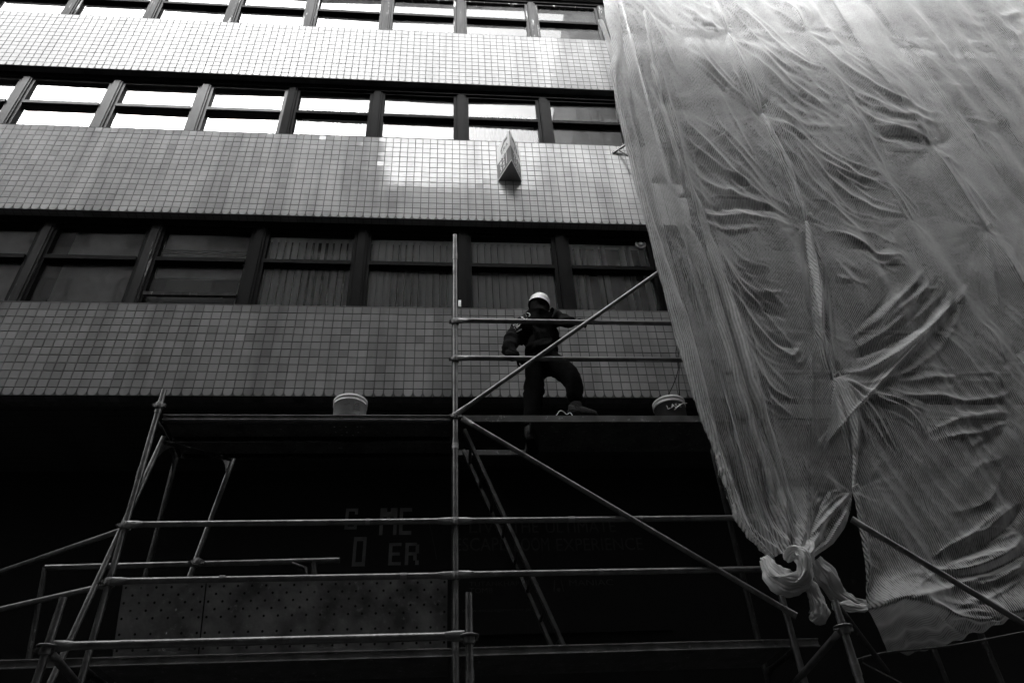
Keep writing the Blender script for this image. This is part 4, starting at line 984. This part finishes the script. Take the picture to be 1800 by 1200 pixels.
cx, cy, cz, e = bucket(1180, .19, 'bucket', 'dark labelled bucket with pale rim on the right deck edge by the netting', True)
for i, ch in enumerate('LASS'):
    t = math.radians(-118 + i*15); p = Vector((cx + .150*math.cos(t), cy + .150*math.sin(t), cz + .125 + .006*i)); r_ = Vector((-math.sin(t), math.cos(t), .12))
    text_mesh(ch, .062, M['print_white'], e, 'lettering', p, r_, Vector((-.15, 0, 1)), extrude=.0006)
q = MB(); P_ = smooth_poly([tuple(at(*p)) for p in [(1185,560,5.7),(1196,600,5.7),(1191,630,5.7),(1192,650,5.7),(1184,675,5.72),(1176,692,5.75),(1174,706,5.78)]], 5); q.tube(P_, .004, 6)
P_ = smooth_poly([tuple(at(*p)) for p in [(1196,600,5.7),(1189,612,5.7),(1189,628,5.7),(1194,642,5.7),(1193,670,5.7),(1196,706,5.78)]], 5); q.tube(P_, .004, 6)
tag(q.build('hoist_cable', M['cable']), 'thin black cable looped over the rail down to the labelled bucket', 'cable')
q = MB(); P_ = smooth_poly([tuple(at(*p)) for p in [(978,730,5.66),(984,722,5.66),(990,723,5.66),(996,728,5.66),(1002,725,5.66),(1006,730,5.66)]], 5); q.tube(P_, .005, 6)
tag(q.build('rope_scrap', M['white']), 'short curl of pale rope on the deck edge beside the boot', 'rope')

# ------------------------------------------------------------------ the worker
def skin_mesh(verts, edges, radii, root=0, sub=2):
    me = bpy.data.meshes.new('sk'); me.from_pydata(verts, edges, []); ob_ = bpy.data.objects.new('sk', me); COL.objects.link(ob_)
    md = ob_.modifiers.new('s', 'SKIN'); md.use_smooth_shade = True; md.branch_smoothing = .6
    for i, r_ in enumerate(radii):
        sv = me.skin_vertices[0].data[i]; sv.radius = (r_, r_) if not isinstance(r_, tuple) else r_; sv.use_root = (i == root)
    ss_ = ob_.modifiers.new('u', 'SUBSURF'); ss_.levels = sub; ss_.render_levels = sub
    bpy.context.view_layer.update()
    out = bpy.data.meshes.new_from_object(ob_.evaluated_get(bpy.context.evaluated_depsgraph_get())); bpy.data.objects.remove(ob_); return out
J = {}
def jn(n_, px, py, Y, r_): J[n_] = (at(px, py, Y), r_)
jn('pelvis', 958, 634, 5.93, .160); jn('waist', 950, 612, 5.90, .150); jn('chest', 943, 586, 5.88, .165); jn('upper', 949, 560, 5.88, .140); jn('neck', 949, 551, 5.98, .062); jn('headb', 948, 546, 6.05, .085); jn('headt', 947, 540, 6.10, .085)
jn('shR', 968, 560, 5.84, .085); jn('elR', 990, 561, 5.74, .056); jn('wrR', 1010, 567, 5.64, .032)
jn('midL', 927, 572, 5.88, .130); jn('shL', 907, 588, 5.88, .095); jn('elL', 891, 615, 5.80, .066); jn('wrL', 908, 629, 5.76, .036)
jn('hpR', 975, 640, 5.90, .140); jn('knR', 1007, 664, 5.76, .105); jn('anR', 1012, 709, 5.70, .072)
jn('hpL', 940, 648, 5.93, .130); jn('knL', 938, 700, 5.90, .100); jn('anL', 932, 752, 5.86, .072)
names = list(J); V_ = [tuple(J[k][0]) for k in names]; ix = {k: i for i, k in enumerate(names)}
E_ = [('pelvis','waist'),('waist','chest'),('chest','upper'),('upper','neck'),('neck','headb'),('headb','headt'),('upper','shR'),('shR','elR'),('elR','wrR'),('upper','midL'),('midL','shL'),('shL','elL'),('elL','wrL'),
      ('pelvis','hpR'),('hpR','knR'),('knR','anR'),('pelvis','hpL'),('hpL','knL'),('knL','anL')]
body = skin_mesh(V_, [(ix[a], ix[b]) for a, b in E_], [J[k][1] for k in names])
PR = empty('person', (0,0,0), 'worker in dark jacket and white hard hat seen from behind, climbing onto the deck', 'person')
bm_ = bmesh.new(); bm_.from_mesh(body)
for v_ in bm_.verts:       # shallow cloth creases
    p = v_.co; v_.co = p + v_.normal * (.006*math.sin(p.x*60 + p.z*45 + 2*math.sin(p.z*30)) + .005*math.sin(p.z*90 - p.x*40))
# face, ears and nose on the head, and the two gloved hands
def add_ball(c_, r_, sc, mi, rotq=None):
    g2 = bmesh.ops.create_uvsphere(bm_, u_segments=16, v_segments=12, radius=r_)
    for v_ in g2['verts']:
        q_ = Vector((v_.co.x*sc[0], v_.co.y*sc[1], v_.co.z*sc[2]))
        if rotq: q_ = rotq @ q_
        v_.co = q_ + Vector(c_)
    for f_ in {f_ for v_ in g2['verts'] for f_ in v_.link_faces}: f_.material_index = mi; f_.smooth = True
hc = J['headt'][0]
fwd = Vector((.25, .9, -.35)).normalized()
add_ball(hc, .098, (.86, 1.0, 1.12), 1); add_ball(hc + fwd*.10 + Vector((0,0,-.01)), .016, (1,1.4,1.3), 1)
for s2 in (-1, 1):
    add_ball(hc + Vector((.083*s2, .0, -.01)), .026, (.35,.8,1.2), 1); add_ball(hc + fwd*.088 + Vector((.034*s2, 0, .022)), .011, (1,.6,.8), 2)
add_ball(hc + fwd*.09 + Vector((0,0,-.055)), .02, (1.3,.5,.4), 2)
def hand(wrist, fdir, side, grip):
    fdir = Vector(fdir).normalized(); dn = Vector((0,0,-1)); sd_ = fdir.cross(dn).normalized() * side; out = []
    pv = [wrist, wrist + fdir*.045, wrist + fdir*.085]; m1 = skin_mesh([tuple(p) for p in pv], [(0,1),(1,2)], [.028, (.040,.022), (.038,.020)], 1, 2); out.append(m1)
    for i, ln in enumerate((.070, .080, .075, .060)):
        b0 = wrist + fdir*.075 + sd_*(-.030 + .020*i); b1 = b0 + fdir*ln*.45 + dn*grip*.3*ln; b2 = b1 + fdir*ln*.25*(1-grip) + dn*ln*.35*(.3+grip); b3 = b2 - fdir*ln*.25*grip + dn*ln*.28 * (.3+grip)
        out.append(skin_mesh([tuple(b0 - fdir*.03), tuple(b0), tuple(b1), tuple(b2), tuple(b3)], [(0,1),(1,2),(2,3),(3,4)], [.009,.0095,.0088,.0082,.0070], 0, 1))
    b0 = wrist + fdir*.025 - sd_*.03; out.append(skin_mesh([tuple(b0), tuple(b0 - sd_*.025 + fdir*.025 + dn*.01), tuple(b0 - sd_*.03 + fdir*.05 + dn*.03)], [(0,1),(1,2)], [.012,.011,.008], 0, 1))
    return out
hs = hand(J['wrR'][0], (1, -.15, .05), 1, .8) + hand(J['wrL'][0], (.75, .3, -.3), -1, .3)
for hm in hs:
    n0 = len(bm_.faces); bm_.from_mesh(hm); bm_.faces.ensure_lookup_table()
    for f_ in bm_.faces[n0:]: f_.material_index = 1; f_.smooth = True
bme = bpy.data.meshes.new('body'); bm_.to_mesh(bme); bm_.free()
bme.materials.clear(); [bme.materials.append(x) for x in (M['trouser'], M['skin'], M['black'])]
bo = bpy.data.objects.new('body', bme); COL.objects.link(bo); bo.parent = PR
# jacket shell over torso and sleeves
jk = ['waist','chest','upper','midL','shR','elR','wrR','shL','elL','wrL','pelvis']
jr = {'waist': .178,'chest': .190,'upper': .165,'midL': .165,'shR': .094,'elR': .074,'wrR': .046,'shL': .102,'elL': .080,'wrL': .050,'pelvis': .178}
jp = {k: Vector(J[k][0]) for k in jk}; jp['pelvis'] = jp['waist'].lerp(J['pelvis'][0], .75)
je = [('pelvis','waist'),('waist','chest'),('chest','upper'),('upper','shR'),('shR','elR'),('elR','wrR'),('upper','midL'),('midL','shL'),('shL','elL'),('elL','wrL')]
jm = skin_mesh([tuple(jp[k]) for k in jk], [(jk.index(a), jk.index(b)) for a, b in je], [jr[k] for k in jk], 1, 3)
bm_ = bmesh.new(); bm_.from_mesh(jm)
for v_ in bm_.verts:
    p = v_.co; u = p.x*.8 + p.z*.6; a = math.sin(u*46 + 3*math.sin(p.z*17) + p.y*20); b2 = math.sin((p.x - p.z)*38 + 2.5*math.sin(p.x*23)); v_.co = p + v_.normal * (.010*abs(a)**2*a + .008*b2*abs(b2))
bm_.to_mesh(jm); bm_.free(); jm.materials.clear(); jm.materials.append(M['cloth']); jm.polygons.foreach_set('material_index', [0]*len(jm.polygons)); jm.name = 'jacket'
jo = bpy.data.objects.new('jacket', jm); COL.objects.link(jo); jo.parent = PR
# slanted white print on the jacket back, laid onto the cloth
from mathutils.bvhtree import BVHTree
bt = BVHTree.FromPolygons([v_.co for v_ in jm.vertices], [p_.vertices for p_ in jm.polygons])
def back_print(txt, px0, py0, px1, py1, size, w_=1.):
    p0 = at(px0, py0, 5.5); p1 = at(px1, py1, 5.5); r_ = (p1 - p0); r_.normalize(); u_ = Vector((0,-1,0)).cross(r_) * -1
    if u_.z < 0: u_ = -u_
    o = text_mesh(txt, size, M['print_white'], PR, 'jacket_print', p0, r_, u_, extrude=0, sx=w_)
    for v_ in o.data.vertices:
        d_ = (v_.co - Vector((0, 0, CZ))).normalized(); h_ = bt.ray_cast(v_.co - d_*.3, d_)
        if h_[0] is not None: v_.co = h_[0] - d_*.004
    return o
back_print('MEC AIO', 905, 580, 937, 550, .080, .82)
back_print('construcoes', 908, 584, 923, 576, .022, .9)
# hard hat
q_ = Vector((0,0,1)).rotation_difference(Vector((.22, -.10, .95)).normalized() if True else Vector((0,0,1)))
q_ = Vector((0,0,1)).rotation_difference((Vector((.24, .02, .97))).normalized())
prof = [(.131,-.012),(.129,-.004),(.126,.004),(.125,.04),(.117,.078),(.098,.112),(.065,.135),(.03,.145),(.004,.147)]
b_ = MB(); b_.lathe(prof, (0,0,0), n=36); b_.m[-2] = 1
b_.v = [tuple(q_ @ Vector((v_[0]*.92, v_[1]*1.05, v_[2]*.9)) + hc + Vector((.004, -.005, .022))) for v_ in b_.v]
b_.build('hard_hat', [M['helmet'], M['cable']], PR)
b_ = MB(); b_.lathe([(.03*0+.002,-.118),(.05,-.112),(.085,-.085),(.1,-.04),(.104,0),(.102,.04)], (0,0,0), n=24); b_.v = [tuple(Vector((v_[0]*.9, v_[1]*.98 - .012, v_[2])) + hc) for v_ in b_.v]; b_.build('hair', M['cable'], PR)
b_ = MB()
for k in range(-1, 2): b_.tube([q_ @ Vector((.02*k, y_, .134 - y_*y_*3.8)) + hc + Vector((.004,-.005,.018)) for y_ in [i*.02 for i in range(-5, 6)]], .005, 6)
b_.build('helmet_ridge', M['helmet'], PR)
# boots
def boot(ankle, toe, name='boot'):
    ankle, toe = Vector(ankle), Vector(toe); d_ = (toe - ankle); d_.z = 0; d_.normalize(); s2 = d_.cross(Vector((0,0,1))); sole = toe.z
    bmb = MB(); rings = []; secs = [(-.085,.038,.075),(-.07,.046,.15),(-.02,.052,.17),(.05,.054,.135),(.11,.058,.105),(.165,.050,.085),(.19,.026,.05)]; n = 14
    base = Vector((ankle.x, ankle.y, sole))
    for (t, w_, h_) in secs:
        rings.append([base + d_*t + s2*(w_*math.cos(a)) + Vector((0,0, .016 + (h_/2)*(1+math.sin(a)))) for a in [2*math.pi*k/n for k in range(n)]])
    vs = [v for r2 in rings for v in r2]; bmb.add(vs, [(i*n+k, i*n+(k+1) % n, (i+1)*n+(k+1) % n, (i+1)*n+k) for i in range(len(secs)-1) for k in range(n)], 0, True)
    bmb.add(rings[0], [list(range(n))]); bmb.add(rings[-1], [list(range(n))])
    bmb.tube([base + Vector((0,0,.07)), base + Vector((0,0,.12)), ankle + Vector((0,0,-.005))], [.058,.056,.058], 14)
    o = bmb.build(name, M['boot'], PR)
    sb_ = MB(); prof_ = [(-.10,.036),(-.05,.042),(.05,.044),(.12,.050),(.18,.042),(.205,.015)]
    vs = []
    for z_ in (0, .024):
        vs += [base + d_*t + s2*w_ + Vector((0,0,z_)) for t, w_ in prof_] + [base + d_*t - s2*w_ + Vector((0,0,z_)) for t, w_ in reversed(prof_)]
    n = len(prof_)*2; sb_.add(vs, [tuple(range(n))[::-1], tuple(range(n, 2*n))] + [(k, (k+1) % n, n+(k+1) % n, n+k) for k in range(n)]); sb_.build('sole', M['cable'], o)
aR = J['anR'][0]; boot((aR.x, aR.y, aR.z), (aR.x + .2, aR.y, 5.165))
aL = J['anL'][0]; zr = la.lerp(lb, (0+.6)/8).z
boot((aL.x, aL.y, aL.z), (aL.x + .05, aL.y + .2, aL.z - .17))
print('tris approx', sum(len(o.data.polygons)*2 for o in COL.objects if o.type == 'MESH'))
